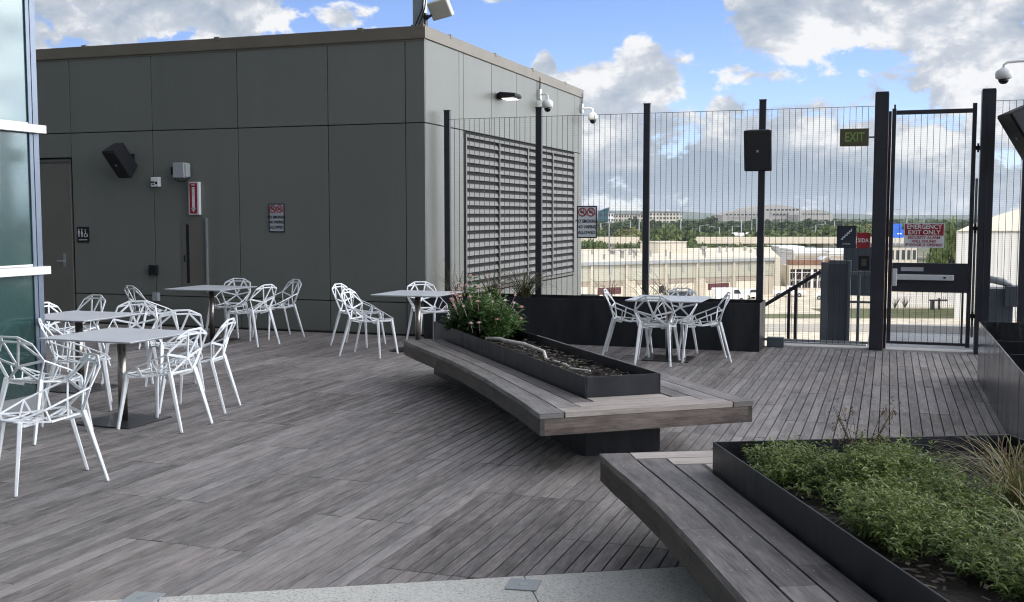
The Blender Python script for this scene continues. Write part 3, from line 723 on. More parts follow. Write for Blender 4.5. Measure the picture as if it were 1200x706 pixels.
# ------------------------------------------------------------------ tables
def table_proto():
    root = empty('cafe_table', (0, 0, 0), 0, 'x', 'table', 'square pale cafe tables')
    mb = MB(); s = .45
    P = [(-s+.02, -s+.02), (s-.02, -s+.02), (s-.02, s-.02), (-s+.02, s-.02)]; Q = [(-s, -s), (s, -s), (s, s), (-s, s)]
    mb.hexa([(x, y, .722) for x, y in P]+[(x, y, .734) for x, y in Q]); mb.box(-s, -s, .7342, s, s, .74); mb.build('tabletop', M['table'], root, bevel=.002)
    mb = MB(); mb.tube([(0, 0, .013), (0, 0, .712)], .038, 24); mb.build('column', M['steel'], root, smooth=True)
    mb = MB(); mb.box(-.28, -.28, .002, .28, .28, .012); mb.build('base_plate', M['plate'], root, bevel=.003)
    mb = MB(); mb.box(-.16, -.03, .706, .16, .03, .721); mb.box(-.03, -.16, .7055, .03, .16, .7205); mb.build('top_bracket', M['plate'], root)
    return root
tp = table_proto()
for i, (u, v, lab) in enumerate(((-6.09, 7.53, 'nearest square pale cafe table at the left, ringed by white chairs'),
        (-7.65, 8.83, 'second square cafe table at the left, behind the nearest one beside the glass wall'),
        (-8.87, 12.87, 'square cafe table by the wall in front of the fire cabinet'),
        (-5.73, 12.83, 'square cafe table beside the pavilion corner and flowering planter'),
        (-2.49, 13.02, 'square cafe table in front of the black fence planter'))):
    o = tp if i == 0 else copy_tree(tp); o.location = (u, v, 0); o['label'] = lab

# ------------------------------------------------------------------ benches with planters
def lerp(a, b, t): return a+(b-a)*t
def curve_off(tab, s):
    if s <= tab[0][0]: return tab[0][1]
    for (s0, o0), (s1, o1) in zip(tab, tab[1:]):
        if s <= s1:
            t = (s-s0)/(s1-s0); t = t*t*(3-2*t)*.4+t*.6; return lerp(o0, o1, t)
    return tab[-1][1]
ZB, ZT = .28, .43
def bench(name, F0, ang, side, L, w, end_w, tab, tab_r, label, pl_label, both=True, plen=None):
    """F0: planter corner; ang: direction of the planter's long side; side: +1 when the near ledge lies left of that direction"""
    d = Vector((math.cos(ang), math.sin(ang))); n = Vector((-d.y, d.x))*side   # n points to the open (near) ledge side
    def P(s, o, z): q = F0+d*s+n*o; return (q.x, q.y, z)
    root = empty(name, (F0.x, F0.y, 0), 0, label, 'bench', 'timber benches wrapped round planters')
    def shf(mb):
        for v in mb.v: v.x -= F0.x; v.y -= F0.y
    tops = []; fas = MB(); fas2 = MB(); pale = MB()
    g = .006
    def strip(mb, inner, outer, s0, s1, z0, z1, segs=14, joint=None):
        for i in range(segs):
            a = lerp(s0, s1, i/segs); c = lerp(s0, s1, (i+1)/segs)
            q = [P(a, inner(a), z0), P(a, outer(a), z0), P(c, outer(c), z0), P(c, inner(c), z0), P(a, inner(a), z1), P(a, outer(a), z1), P(c, outer(c), z1), P(c, inner(c), z1)]
            if side < 0: q = [q[1], q[0], q[3], q[2], q[5], q[4], q[7], q[6]]
            q = [q[0], q[3], q[2], q[1], q[4], q[7], q[6], q[5]]
            n0 = len(mb.v); mb.v += [Vector(p) for p in q]
            faces = [((0, 3, 2, 1), 'b'), ((4, 5, 6, 7), 't'), ((0, 1, 5, 4), 'i'), ((2, 3, 7, 6), 'o')]
            if i == segs-1: faces.append(((1, 2, 6, 5), 'e'))
            if i == 0: faces.append(((3, 0, 4, 7), 'e'))
            off_i, off_o = 0, .16
            S_ = {0: a, 1: c, 2: c, 3: a, 4: a, 5: c, 6: c, 7: a}; O_ = {0: off_i, 1: off_i, 2: off_o, 3: off_o}
            for f, k in faces:
                uv = []
                for j in f:
                    ac = O_[j % 4] if k in 'tb' else (.03 if j > 3 else 0)*(z1-z0)/.03
                    uv.append((ac+mb.off[0], S_[j]+mb.off[1]))
                mb.quadf([n0+j for j in f], uv)
    K = 3
    # near side ledge: planks k=0 (outer) .. 2 (inner)
    def outf(s): return curve_off(tab, s)
    def edges(k, f): return (lambda s: f(s)*(1-(k+1)/K)+g+(.012 if k == K-1 else 0), lambda s: f(s)*(1-k/K)-(g if k else 0))
    we = end_w/K
    cuts = [None, L*.43, L*.62]
    for sd, f in (((1, outf),) + (((-1, tab_r),) if both else ())):
        top = MB(); tops.append(top)
        for k in range(K):
            s0 = -end_w+we*k+(g if k else 0)
            inn, out = edges(k, f)
            js = [s0, lerp(s0, L, (.38, .55, .47)[k]), L]
            for a, c in zip(js, js[1:]):
                top.rnd()
                if sd < 0:
                    wp = w
                    strip(top, (lambda s, o=out: -wp-o(s)), (lambda s, i_=inn: -wp-i_(s)), a+.001, c-.001, ZT-.035, ZT)
                else: strip(top, inn, out, a+.001, c-.001, ZT-.035, ZT)
        for k in range(K):
            for i in range(int(L/.42)):
                sc_ = -end_w*.3+i*.42+.02*k
                for fr in (.3, .7):
                    oc = f(sc_)*(1-(k+fr)/K); oc = oc if sd > 0 else -w-oc
                    top.m = 1; c_ = P(sc_, oc, ZT+.0008); nn_ = len(top.v)
                    top.v += [Vector((c_[0]+.0038*math.cos(a), c_[1]+.0038*math.sin(a), c_[2])) for a in [2*PI*j/6 for j in range(6)]]
                    top.quadf([nn_+j for j in range(6)]); top.m = 0
    # cross planks at the end (pale), stepped into the side planks
    for k in range(K):
        s0 = -end_w+we*k+(g if k else 0); s1 = -end_w+we*(k+1)-g-(.010 if k == K-1 else 0)
        def e_in(f, s, kk): return f(s)*(1-(kk+1)/K)
        pale.rnd(); pale.col = (random.uniform(.4, .9), .8, 0)
        oL0 = e_in(outf, s0, k)-g*0; oR = -w-e_in(tab_r, s0, k)
        q = [P(s0, oR+g, ZT-.035), P(s1, oR+g, ZT-.035), P(s1, oL0-g, ZT-.035), P(s0, oL0-g, ZT-.035)]
        q = q+[(x, y, ZT+.0005) for x, y, z in q]
        if side < 0: q = [q[3], q[2], q[1], q[0], q[7], q[6], q[5], q[4]]
        nd = Vector((n.x, n.y, 0)); q2 = [Vector(p) for p in q]
        if (q2[1]-q2[0]).cross(q2[2]-q2[1]).z < 0: q2 = [q2[3], q2[2], q2[1], q2[0], q2[7], q2[6], q2[5], q2[4]]
        pale.hexa(q2, nd)
    # fascia
    fas.rnd()
    js = [-end_w+.004, L*.33, L*.7, L-.004]
    for a, c in zip(js, js[1:]):
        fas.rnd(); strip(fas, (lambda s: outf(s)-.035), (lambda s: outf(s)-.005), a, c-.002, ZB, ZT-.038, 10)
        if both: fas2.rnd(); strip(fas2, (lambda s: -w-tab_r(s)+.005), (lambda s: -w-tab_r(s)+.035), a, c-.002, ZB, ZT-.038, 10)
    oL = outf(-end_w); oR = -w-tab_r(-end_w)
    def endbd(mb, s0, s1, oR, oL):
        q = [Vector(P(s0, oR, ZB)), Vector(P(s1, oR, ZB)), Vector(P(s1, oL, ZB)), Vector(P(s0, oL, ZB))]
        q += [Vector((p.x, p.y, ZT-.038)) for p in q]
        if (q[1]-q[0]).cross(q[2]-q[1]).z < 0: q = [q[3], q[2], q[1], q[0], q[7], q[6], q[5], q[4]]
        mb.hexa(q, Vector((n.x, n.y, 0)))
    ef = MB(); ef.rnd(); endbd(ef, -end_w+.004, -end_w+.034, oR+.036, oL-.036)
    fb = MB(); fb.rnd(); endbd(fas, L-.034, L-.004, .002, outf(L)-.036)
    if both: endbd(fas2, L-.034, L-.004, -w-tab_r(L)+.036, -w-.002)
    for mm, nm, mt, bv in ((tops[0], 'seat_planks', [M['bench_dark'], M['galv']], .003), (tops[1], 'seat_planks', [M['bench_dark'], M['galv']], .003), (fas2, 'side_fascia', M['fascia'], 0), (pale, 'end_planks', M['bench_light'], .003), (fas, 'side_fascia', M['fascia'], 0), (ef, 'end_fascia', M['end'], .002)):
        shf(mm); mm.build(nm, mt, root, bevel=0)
    # planter: thin-walled black steel trough standing on the roof, soil inside
    pl = empty('steel_planter', (F0.x, F0.y, 0), 0, pl_label, 'planter', 'black steel planters')
    Lp = plen or L
    def wall(mb, s0, s1, o0, o1, z0, z1):
        q = [Vector(P(s0, o0, z0)), Vector(P(s1, o0, z0)), Vector(P(s1, o1, z0)), Vector(P(s0, o1, z0))]
        q += [Vector((p.x, p.y, z1)) for p in q]
        if (q[1]-q[0]).cross(q[2]-q[1]).z < 0: q = [q[3], q[2], q[1], q[0], q[7], q[6], q[5], q[4]]
        mb.hexa(q)
    mb = MB(); t = .008
    wall(mb, 0, Lp, 0, -t, .0, .58); wall(mb, 0, Lp, -w, -w+t, .0, .58); wall(mb, 0, t, -t-.0005, -w+t+.0005, .0, .58); wall(mb, Lp-t, Lp, -t-.0005, -w+t+.0005, .0, .58)
    shf(mb); mb.build('trough', M['black'], pl, bevel=.0025)
    return root, pl, P, shf, wall, d, n
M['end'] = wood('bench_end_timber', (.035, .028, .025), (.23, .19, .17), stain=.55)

tab1 = [(-.48, .53), (0, .48), (.32, .455), (1.2, .40), (2.12, .375), (2.87, .395), (3.7, .43)]
b1, pl1, P1, shf1, wall1, d1, n1_ = bench('timber_bench', Vector((-2.04, 7.50)), R(127.7), 1, 3.95, .60, .50, tab1, lambda s: .48,
    'long curved weathered timber bench around the narrow planter in the middle of the deck', 'long narrow black steel planter rising from the middle bench', plen=4.35)
mb = MB(); nseg = 40
for i in range(nseg):
    for j in range(8):
        s0, s1 = lerp(.01, 4.34, i/nseg), lerp(.01, 4.34, (i+1)/nseg); o0, o1 = -lerp(.01, .59, j/8), -lerp(.01, .59, (j+1)/8)
        hz = lambda s, o: .47+.03*math.sin(s*5+o*9)*math.cos(s*2.3)+.02*math.sin(o*20+s)
        mb.poly([P1(s0, o0, hz(s0, o0)), P1(s0, o1, hz(s0, o1)), P1(s1, o1, hz(s1, o1)), P1(s1, o0, hz(s1, o0))])
shf1(mb); mb.build('soil', M['soil'], pl1, smooth=True)

tab2 = [(-.52, .50), (-.2, .49), (.2, .465), (.65, .45), (1.2, .45), (1.9, .46), (2.6, .48), (3.4, .50)]
b2, pl2, P2, shf2, wall2, d2, n2_ = bench('timber_bench', Vector((-.83, 5.55)), R(-64), -1, 3.4, 1.62, .46, tab2, lambda s: .48,
    'curved weathered timber bench in the right foreground around the planted box', 'wide black steel planter full of green plants in the right foreground')
mb = MB()
for i in range(24):
    for j in range(12):
        s0, s1 = lerp(.01, 3.39, i/24), lerp(.01, 3.39, (i+1)/24); o0, o1 = -lerp(.01, 1.61, j/12), -lerp(.01, 1.61, (j+1)/12)
        hz = lambda s, o: .47+.02*math.sin(s*5+o*9)*math.cos(s*2.3)
        mb.poly([P2(s0, o0, hz(s0, o0)), P2(s0, o1, hz(s0, o1)), P2(s1, o1, hz(s1, o1)), P2(s1, o0, hz(s1, o0))])
shf2(mb); mb.build('soil', M['soil'], pl2, smooth=True)
mb = MB(); wall2(mb, .38, .388, -.80, -1.611, .44, .545); shf2(mb); mb.build('divider', M['black'], pl2)

# planter along the fence
pf = empty('steel_planter', (-3.9, 14.4, 0), 0, 'long low black steel planter running along the fence behind the tables', 'planter', 'black steel planters')
mb = MB(); x0, x1, y0, y1 = -6.18, -1.53, 14.05, 14.70
for a in ((x0, y0, 0, x1, y0+.008, .62), (x0, y1-.008, 0, x1, y1, .62), (x0, y0+.0085, 0, x0+.008, y1-.0085, .62), (x1-.008, y0+.0085, 0, x1, y1-.0085, .62)): mb.box(*a)
sh(mb, -3.9, 14.4); mb.build('trough', M['black'], pf, bevel=.0025)
mb = MB(); mb.box(x0+.01, y0+.01, .3, x1-.01, y1-.01, .55); sh(mb, -3.9, 14.4); mb.build('soil', M['soil'], pf)
for x in (-4.9, -3.65, -2.55): mb = MB(); mb.box(x, y0-.0015, .003, x+.004, y0-.0004, .618); sh(mb, -3.9, 14.4); mb.build('seam', M['gap'], pf)
# planter at the right
pr_ = empty('steel_planter', (1.7, 9.5, 0), 0, 'black steel planter at the right edge reflecting the deck on its long side', 'planter', 'black steel planters')
mb = MB(); x0, x1, y0, y1 = .92, 2.5, 6.9, 12.45
glossy = worn_steel('glossy_black_steel', (.018, .019, .022), (.05, .05, .05), .14, .8)
for a in ((x0, y0, 0, x0+.01, y1, .62), (x1-.01, y0, 0, x1, y1, .62), (x0+.0105, y0, 0, x1-.0105, y0+.01, .62), (x0+.0105, y1-.01, 0, x1-.0105, y1, .62)): mb.box(*a)
sh(mb, 1.7, 9.5); mb.build('trough', glossy, pr_, bevel=.003)
for y in (8.6, 10.14, 11.6): mb = MB(); mb.box(x0-.0012, y, .0, x0-.0003, y+.005, .618); sh(mb, 1.7, 9.5); mb.build('seam', M['gap'], pr_)
mb = MB(); mb.box(x0+.012, y0+.012, .2, x1-.012, y1-.012, .36); sh(mb, 1.7, 9.5); mb.build('soil', M['soil'], pr_)
for y in (8.2, 9.4, 10.6, 11.7): mb = MB(); mb.box(x0+.012, y, .30, x1-.012, y+.012, .50); sh(mb, 1.7, 9.5); mb.build('divider', M['black'], pr_)
mb = MB(); mb.tube([(1.35, 11.0, .42), (1.6, 11.1, .50), (1.95, 11.05, .52), (2.35, 11.2, .48)], [.03, .07, .075, .06], 10)
tag(mb.build('dark_log', M['bark'], smooth=True, origin=(1.8, 11.1, .4)), 'dark smooth log lying inside the planter at the right edge', 'log')
# driftwood branch in planter 1
mb = MB(); pts = [(.55, -.27), (.85, -.23), (1.15, -.30), (1.45, -.24), (1.75, -.33), (2.1, -.27), (2.45, -.20), (2.75, -.25), (2.95, -.17)]
mb.tube([Vector(P1(s, o, .525+.028*math.sin(s*3.1+1)+.012*(s-.5))) for s, o in pts], [.007, .011, .014, .015, .014, .017, .016, .019, .016], 8)
tag(mb.build('driftwood_branch', M['drift'], smooth=True, origin=P1(1.7, -.27, .5)), 'pale bare branch lying lengthwise in the narrow planter', 'branch')
# mulch chips
mb = MB()
for i in range(700):
    s = random.uniform(.05, 2.9); o = -random.uniform(.03, .57); c = Vector(P1(s, o, .50+random.uniform(0, .03)))
    Mx = Matrix.Translation(c) @ Matrix.Rotation(random.uniform(0, 6.3), 4, 'Z') @ Matrix.Rotation(random.uniform(-.6, .6), 4, 'X')
    mb.rnd(); mb.obox(Mx, random.uniform(.02, .06), random.uniform(.008, .02), .006)
tag(mb.build('mulch', leafmat('bark_chips', [(.014, .011, .009), (.035, .028, .022), (.13, .11, .095)], .9, 0)), kind='stuff')

# ------------------------------------------------------------------ plants
rng = np.random.default_rng(3)
def leafmesh(name, pts, dirs, length, width, mat, parent=None, tone=None, droop=.3, origin=(0, 0, 0)):
    """lanceolate leaves: two quads folded along the length"""
    n = len(pts); pts = np.asarray(pts, float)-np.asarray(origin); dirs = np.asarray(dirs, float); dirs /= np.linalg.norm(dirs, axis=1)[:, None]+1e-9
    up = np.tile([0, 0, 1.], (n, 1))+rng.normal(0, .35, (n, 3)); sidev = np.cross(dirs, up); sidev /= np.linalg.norm(sidev, axis=1)[:, None]+1e-9
    Ls = length*rng.uniform(.4, 1.35, (n, 1)); Ws = width*rng.uniform(.7, 1.2, (n, 1))
    mid = pts+dirs*Ls*.5; tip = pts+dirs*Ls; tip[:, 2] -= (Ls[:, 0]*droop)
    a = pts; b = mid+sidev*Ws*.5; c = tip; d = mid-sidev*Ws*.5
    mid2 = mid.copy(); mid2[:, 2] -= Ws[:, 0]*.12
    V = np.stack([a, b, c, d, mid2], 1).reshape(-1, 3); base = np.arange(n)[:, None]*5
    F = np.concatenate([base+np.array([[0, 1, 4, 4]]), ], 1)
    faces = []
    for i in range(n):
        k = i*5; faces.append((k, k+1, k+2, k+4)); faces.append((k, k+4, k+2, k+3))
    me = bpy.data.meshes.new(name); me.from_pydata(V.tolist(), [], faces); me.materials.append(mat)
    t = rng.random(n) if tone is None else np.clip(tone+rng.normal(0, .12, n), 0, 1)
    cc = np.ones((n*8, 4)); cc[:, 0] = np.repeat(t, 8); cc[:, 1] = np.repeat(rng.random(n), 8)
    ca = me.color_attributes.new('rnd', 'FLOAT_COLOR', 'CORNER'); ca.data.foreach_set('color', cc.ravel())
    o = bpy.data.objects.new(name, me); COL.objects.link(o); o.location = origin
    if parent: o.parent = parent
    return o
def clump_leaves(cx, cy, cz, rx, ry, h, nstem, per, length, rs=rng):
    P_, D_, T_ = [], [], []
    for i in range(nstem):
        a = rs.uniform(0, 2*PI); r = math.sqrt(rs.uniform(0, 1)); bx, by = cx+rx*.8*r*math.cos(a), cy+ry*.8*r*math.sin(a)
        hh = h*(1-.45*r*r)*rs.uniform(.7, 1.1); lean = np.array([rx*.35*r*math.cos(a), ry*.35*r*math.sin(a)])+rs.normal(0, .02, 2)
        tt = rs.uniform(.2, .8)
        for j in range(per):
            t = rs.uniform(.15, 1.); p = [bx+lean[0]*t, by+lean[1]*t, cz+hh*t]
            b = rs.uniform(0, 2*PI); e = rs.uniform(-.1, .8)
            P_.append(p); D_.append([math.cos(b)*math.cos(e), math.sin(b)*math.cos(e), math.sin(e)]); T_.append(tt*.6+t*.35)
    return P_, D_, np.array(T_)
# ground cover in the right planter
P_, D_, T_ = [], [], []
for i in range(86):
    s = rng.uniform(.22, 2.2); omin = .17+.30*max(0, s-1.25); o = rng.uniform(omin, .85)
    lim = .86-.08*max(0, s-.2)-.3*max(0, s-1.8)   # right-hand edge of the green mass
    if lim < omin+.05: continue
    if o > lim: o = rng.uniform(omin, lim)
    q = P2(s, -o, 0); hh = rng.uniform(.12, .24)
    a = clump_leaves(q[0], q[1], .48, .16, .16, hh*(.72+.45*math.sin(s*4.3+1)*math.sin(o*7+.5)+.25*rng.random()), 26, 24, .04); P_ += a[0]; D_ += a[1]; T_.append(a[2])
gc = leafmesh('ground_cover', P_, D_, .040, .0085, M['leaf2'], tone=np.concatenate(T_)); tag(gc, kind='stuff')
mb = MB()
for i in range(900):
    s_ = random.uniform(.05, 2.9); o_ = -random.uniform(.03, 1.55); c = Vector(P2(s_, o_, .492+random.uniform(0, .012)))
    Mx = Matrix.Translation(c) @ Matrix.Rotation(random.uniform(0, 6.3), 4, 'Z') @ Matrix.Rotation(random.uniform(-.5, .5), 4, 'X')
    mb.rnd(); mb.obox(Mx, random.uniform(.015, .05), random.uniform(.006, .016), .004)
tag(mb.build('leaf_litter', bpy.data.materials['bark_chips']), kind='stuff')
# dry plant standing in the ground cover
q = Vector(P2(.38, -.62, .48)); e = empty('dry_plant', q, 0, 'brown withered plant standing up out of the green planter', 'plant')
mb = MB(); P_, D_ = [], []
for i in range(16):
    a = rng.uniform(0, 2*PI); l = rng.uniform(.18, .36); tip = Vector((math.cos(a)*l*.45, math.sin(a)*l*.45, l)); mb.tube([(0, 0, 0), tip*.5+Vector((0, 0, .02)), tip], [.0025, .002, .0012], 4)
    for j in range(24):
        t = rng.uniform(.45, 1.05); p = tip*t+Vector(rng.normal(0, .018, 3)); P_.append(tuple(p)); D_.append(rng.normal(0, 1, 3))
mb.build('stem', M['bark'], e); leafmesh('leaves', P_, D_, .022, .009, M['dry'], e)
def grass_tuft(loc, nb, L, spread, label, mat=None, group='arching ornamental grass tufts', w=.006, lean=(0, 0)):
    e = empty('ornamental_grass', loc, 0, label, 'grass', group); mb = MB()
    for i in range(nb):
        a = random.uniform(0, 2*PI); l = L*random.uniform(.55, 1.1); rr = spread*random.uniform(.3, 1.1); mb.rnd(); pr0 = None
        b0 = Vector((random.gauss(0, .03), random.gauss(0, .03), 0)); nseg = 7; side = Vector((-math.sin(a), math.cos(a), 0))
        dirv = Vector((math.cos(a)+lean[0], math.sin(a)+lean[1], 0))
        k0 = len(mb.v); bend = random.uniform(.8, 1.5)
        for j in range(nseg+1):
            t = j/nseg; p = b0+dirv*(rr*t**1.3)+Vector((0, 0, l*(t*1.25-bend*.62*t*t*t)))
            ww = w*(1-t)**.6+.0012; mb.v += [p-side*ww/2, p+side*ww/2]
        for j in range(nseg): mb.quadf([k0+2*j, k0+2*j+1, k0+2*j+3, k0+2*j+2])
    mb.build('blades', mat or M['grass'], e); return e
q = P2(1.0, -1.05, .47); grass_tuft(q, 190, .40, .55, 'large arching grass tuft at the right edge of the green planter', w=.0036)
q = P2(1.75, -.72, .47); grass_tuft(q, 60, .36, .45, 'thin arching grass tuft in the nearest part of the green planter', w=.005)
q = P2(.70, -1.18, .47); grass_tuft(q, 90, .34, .5, 'straw coloured grass tuft behind the divider of the green planter', M['dry'], w=.004)
gy = 14.38
dgr = leafmat('dark_grass', [(.03, .035, .015), (.07, .075, .03), (.15, .13, .07)])
for gx, nb, L_, sp_, lab in ((-5.25, 80, .72, .75, 'grass tuft in the fence planter behind the flowering bush, left part'), (-4.80, 150, .78, .80, 'dense grass tuft in the fence planter just behind the flowers'),
        (-3.55, 14, .66, .85, 'sparse dark grass tuft in the fence planter near the no smoking sign'), (-2.80, 34, .80, .95, 'dark twiggy grass tuft in the fence planter behind the table, left of its top'), (-3.05, 16, .72, .9, 'few thin arching blades beside the middle fence post'), (-5.80, 30, .70, .6, 'thin grass tuft in the fence planter next to the pavilion corner')):
    grass_tuft((gx, gy, .53), nb, L_*.85, sp_, lab, dgr, w=.009)
grass_tuft((-5.95, 14.38, .55), 8, .9, .3, 'few tall twigs beside the first fence post', dgr, w=.006)
# flowering bush
q = Vector(P1(3.45, -.30, .48)); e = empty('flowering_bush', q, 0, 'leafy green bush with pink and white blooms in the narrow planter', 'bush')
P_, D_, T_ = [], [], []
for i in range(27):
    a, r = rng.uniform(0, 2*PI), math.sqrt(rng.uniform(0, 1)); s = r*math.cos(a)*.52; o = r*math.sin(a)*.27
    v2 = d1*s+n1_*o; c = clump_leaves(v2.x, v2.y, 0, .15, .15, .62*(1-.42*r*r)*rng.uniform(.65, 1.15), 14, 20, .05); P_ += c[0]; D_ += c[1]; T_.append(c[2])
leafmesh('leaves', P_, D_, .080, .026, M['leaf'], e, tone=np.concatenate(T_))
mb = MB(); mst = MB()
for i in range(46):
    a, r = rng.uniform(0, 2*PI), math.sqrt(rng.uniform(.1, 1)); s = r*math.cos(a)*.72; o = r*math.sin(a)*.36; v2 = d1*s+n1_*o
    z = .63*(1-.55*r*r)+rng.uniform(-.05, .12)-(.2 if rng.random() < .25 else 0); c = Vector((v2.x, v2.y, max(z, .2))); mb = MB(); mb.rnd(); R0 = rng.uniform(.016, .032)
    for k in range(9):
        t = 2*PI*k/9; p1 = c+Vector((math.cos(t)*R0, math.sin(t)*R0, .008)); p2 = c+Vector((math.cos(t+.6)*R0, math.sin(t+.6)*R0, .008)); mb.poly([c, p1, p2]); 
    for k in range(6):
        t = 2*PI*k/6; p1 = c+Vector((math.cos(t)*R0*.6, math.sin(t)*R0*.6, .02)); p2 = c+Vector((math.cos(t+.9)*R0*.6, math.sin(t+.9)*R0*.6, .02)); mb.poly([c, p1, p2])
    mb.tube([c, c-Vector((v2.x*.15, v2.y*.15, .10))], .002, 4); mb.build('bloom', M['petal'], e)
# small weeds in narrow planter
P_, D_ = [], []
for s, o in ((.35, -.12), (.9, -.12), (1.4, -.14), (1.2, -.42), (2.0, -.12), (2.5, -.4), (.3, -.4)):
    q = P1(s, o, .49); c = clump_leaves(q[0], q[1], q[2], .07, .06, .05, 8, 7, .02); P_ += c[0]; D_ += c[1]
tag(leafmesh('weeds', P_, D_, .022, .009, M['leaf2']), kind='stuff')

# ------------------------------------------------------------------ fence, gate, signs
FY = 14.80
fe = empty('security_fence', (-2.5, FY, 0), 0, 'tall dark steel security fence of fine welded mesh behind the terrace', 'fence')
def fsh(mb): sh(mb, -2.5, FY); return mb
posts = [-6.12, -4.72, -3.17, -1.62]
for x in posts:
    mb = MB(); mb.box(x-.045, FY-.03, .0, x+.045, FY+.03, 3.25); fsh(mb).build('post', M['post'], fe, bevel=.006)
    mb = MB(); mb.box(x-.05, FY-.035, 3.2505, x+.05, FY+.035, 3.262); fsh(mb).build('post_cap', M['post'], fe)
mb = MB(); mb.box(-.215, FY-.08, 0, -.045, FY+.09, 3.29); mb.box(-.21, FY-.075, 3.29, -.05, FY+.085, 3.305); fsh(mb).build('gate_post', M['post'], fe, bevel=.012)
mb = MB(); mb.box(1.04, FY-.08, 0, 1.20, FY+.09, 3.28); mb.box(1.045, FY-.075, 3.28, 1.195, FY+.085, 3.297); mb.box(1.11, FY-.084, .1, 1.122, FY-.079, 3.1); fsh(mb).build('gate_post', M['post'], fe, bevel=.012)
mb = MB(); mb.box(-.044, FY+.0, 0.02, -.010, FY+.05, 3.06); mb.box(-.040, FY-.03, 2.55, -.018, FY-.001, 3.0); fsh(mb).build('hinge_strip', simple('dark_red_strip', (.05, .012, .012), .5), fe)
def mesh_panel(x0, x1, z0, z1, parent, dx, dy, vw=.0055, hw=.0008, hp=.0254):
    mb = MB(); n = max(1, round((x1-x0)/.0765)); st_ = (x1-x0)/n
    for i in range(1, n):
        x = x0+st_*i; mb.box(x-vw/2, FY-.034, z0, x+vw/2, FY-.034+vw, z1)
    z = z0+.02
    while z < z1: mb.box(x0, FY-.034-hw, z, x1, FY-.0342, z+hw); z += hp
    mb.box(x0, FY-.036, z1-.006, x1, FY-.028, z1)
    sh(mb, dx, dy); return mb.build('mesh_panel', M['wire'], parent)
for x0, x1 in ((-6.075, -4.765), (-4.675, -3.215), (-3.125, -1.665), (-1.575, -.216)): mesh_panel(x0, x1, .06, 3.13, fe, -2.5, FY)
mesh_panel(1.205, 4.0, .06, 3.15, fe, -2.5, FY)
mb = MB(); mb.box(-1.57, FY-.02, .07, -.22, FY+.02, .10); fsh(mb).build('bottom_rail', M['galv'], fe)
# door closer / strip of light by hinge post
# gate
ga = empty('exit_gate', (.47, FY, 0), 0, 'dark mesh emergency exit gate with a steel push bar', 'gate')
def gsh(mb): sh(mb, .47, FY); return mb
mb = MB(); mb.box(-.005, FY-.03, .09, .045, FY+.02, 3.09); mb.box(.94, FY-.03, .07, .99, FY+.02, 3.13)
mb.box(.0455, FY-.028, 3.015, .9395, FY+.018, 3.065); mb.box(.0455, FY-.028, .09, .9395, FY+.018, .125)
mb.box(.015, FY-.028, 3.0905, .038, FY+.015, 3.14)
gsh(mb).build('gate_frame', M['post'], ga, bevel=.004)
mb = MB(); mb.box(.046, FY-.036, .77, .9395, FY+.006, 1.135); mb.box(.88, FY-.026, .126, .905, FY-.002, .769); gsh(mb).build('lock_panel', M['post'], ga, bevel=.003)
o = mesh_panel(.046, .9395, 1.136, 3.0145, ga, .47, FY); o = mesh_panel(.046, .9395, .126, .7695, ga, .47, FY)
mb = MB(); mb.box(.05, FY-.11, .92, .78, FY-.055, .99); mb.box(.05, FY-.12, .84, .105, FY-.037, 1.06); mb.box(.73, FY-.1, .925, .77, FY-.037, .985); pb = gsh(mb).build('push_bar', M['pushbar'], ga, bevel=.008)
mb = MB(); mb.box(.655, FY-.1125, .945, .685, FY-.1103, .965); gsh(mb).build('keyhole', M['plastic_black'], pb)
mb = MB(); mb.box(.15, FY-.042, 1.03, .42, FY-.037, 1.08); gsh(mb).build('label_plate', M['sign_grey'], ga)
mb = MB()
for z in (.45, 1.55, 2.55): mb.box(.9905, FY-.02, z, 1.039, FY+.0, z+.05); mb.tube([(1.015, FY-.03, z-.03), (1.015, FY-.03, z+.08)], .012)
gsh(mb).build('hinge', M['plastic_black'], ga)
mb = MB(); mb.box(1.0, FY+.03, .2, 1.03, FY+.05, 2.2); gsh(mb).build('closer_strip', M['galv'], ga)
# signs on the fence / gate
es = empty('emergency_exit_sign', (.415, FY-.045, 1.485), 0, 'red and white emergency exit only sign on the gate mesh', 'sign')
mb = MB(); mb.box(-.24, -.006, -.155, .24, 0, .155); mb.build('sign_plate', M['sign_white'], es)
mb = MB(); mb.box(-.23, -.008, .0, .23, -.0062, .145); mb.build('red_field', M['sign_red'], es)
text_mesh('lettering', 'EMERGENCY', .078, M['sign_white'], T(0, -.0095, .108) @ STAND, es, bold=.0016, sx=.93)
text_mesh('lettering', 'EXIT ONLY', .078, M['sign_white'], T(0, -.0095, .038) @ STAND, es, bold=.0016, sx=.98)
for i, t in enumerate(('SECURITY ALARM', 'WILL SOUND', 'IF DOOR IS OPENED')):
    text_mesh('lettering', t, .046, M['sign_red'], T(0, -.0085, -.028-.046*i) @ STAND, es, bold=.0008, sx=1.05)
ex = empty('exit_sign', (-.455, FY-.05, 2.735), 0, 'olive exit sign with green lettering fixed beside the gate post', 'sign')
mb = MB(); mb.box(-.18, -.018, -.112, .175, 0, .112); mb.build('sign_plate', M['sign_olive'], ex, bevel=.006)
mb = MB(); mb.box(.1755, -.012, -.01, .245, -.004, .008); mb.build('bracket', M['plastic_black'], ex)
text_mesh('lettering', 'EXIT', .165, M['sign_green'], T(0, -.0195, .0) @ STAND, ex, bold=.003, sx=.72)
ss = empty('stair_sign', (-.525, FY-.045, 1.46), 0, 'navy sign with white stair symbol on the fence', 'sign')
mb = MB(); mb.box(-.12, -.006, -.145, .12, 0, .145); mb.build('sign_plate', M['sign_navy'], ss)
mb = MB()
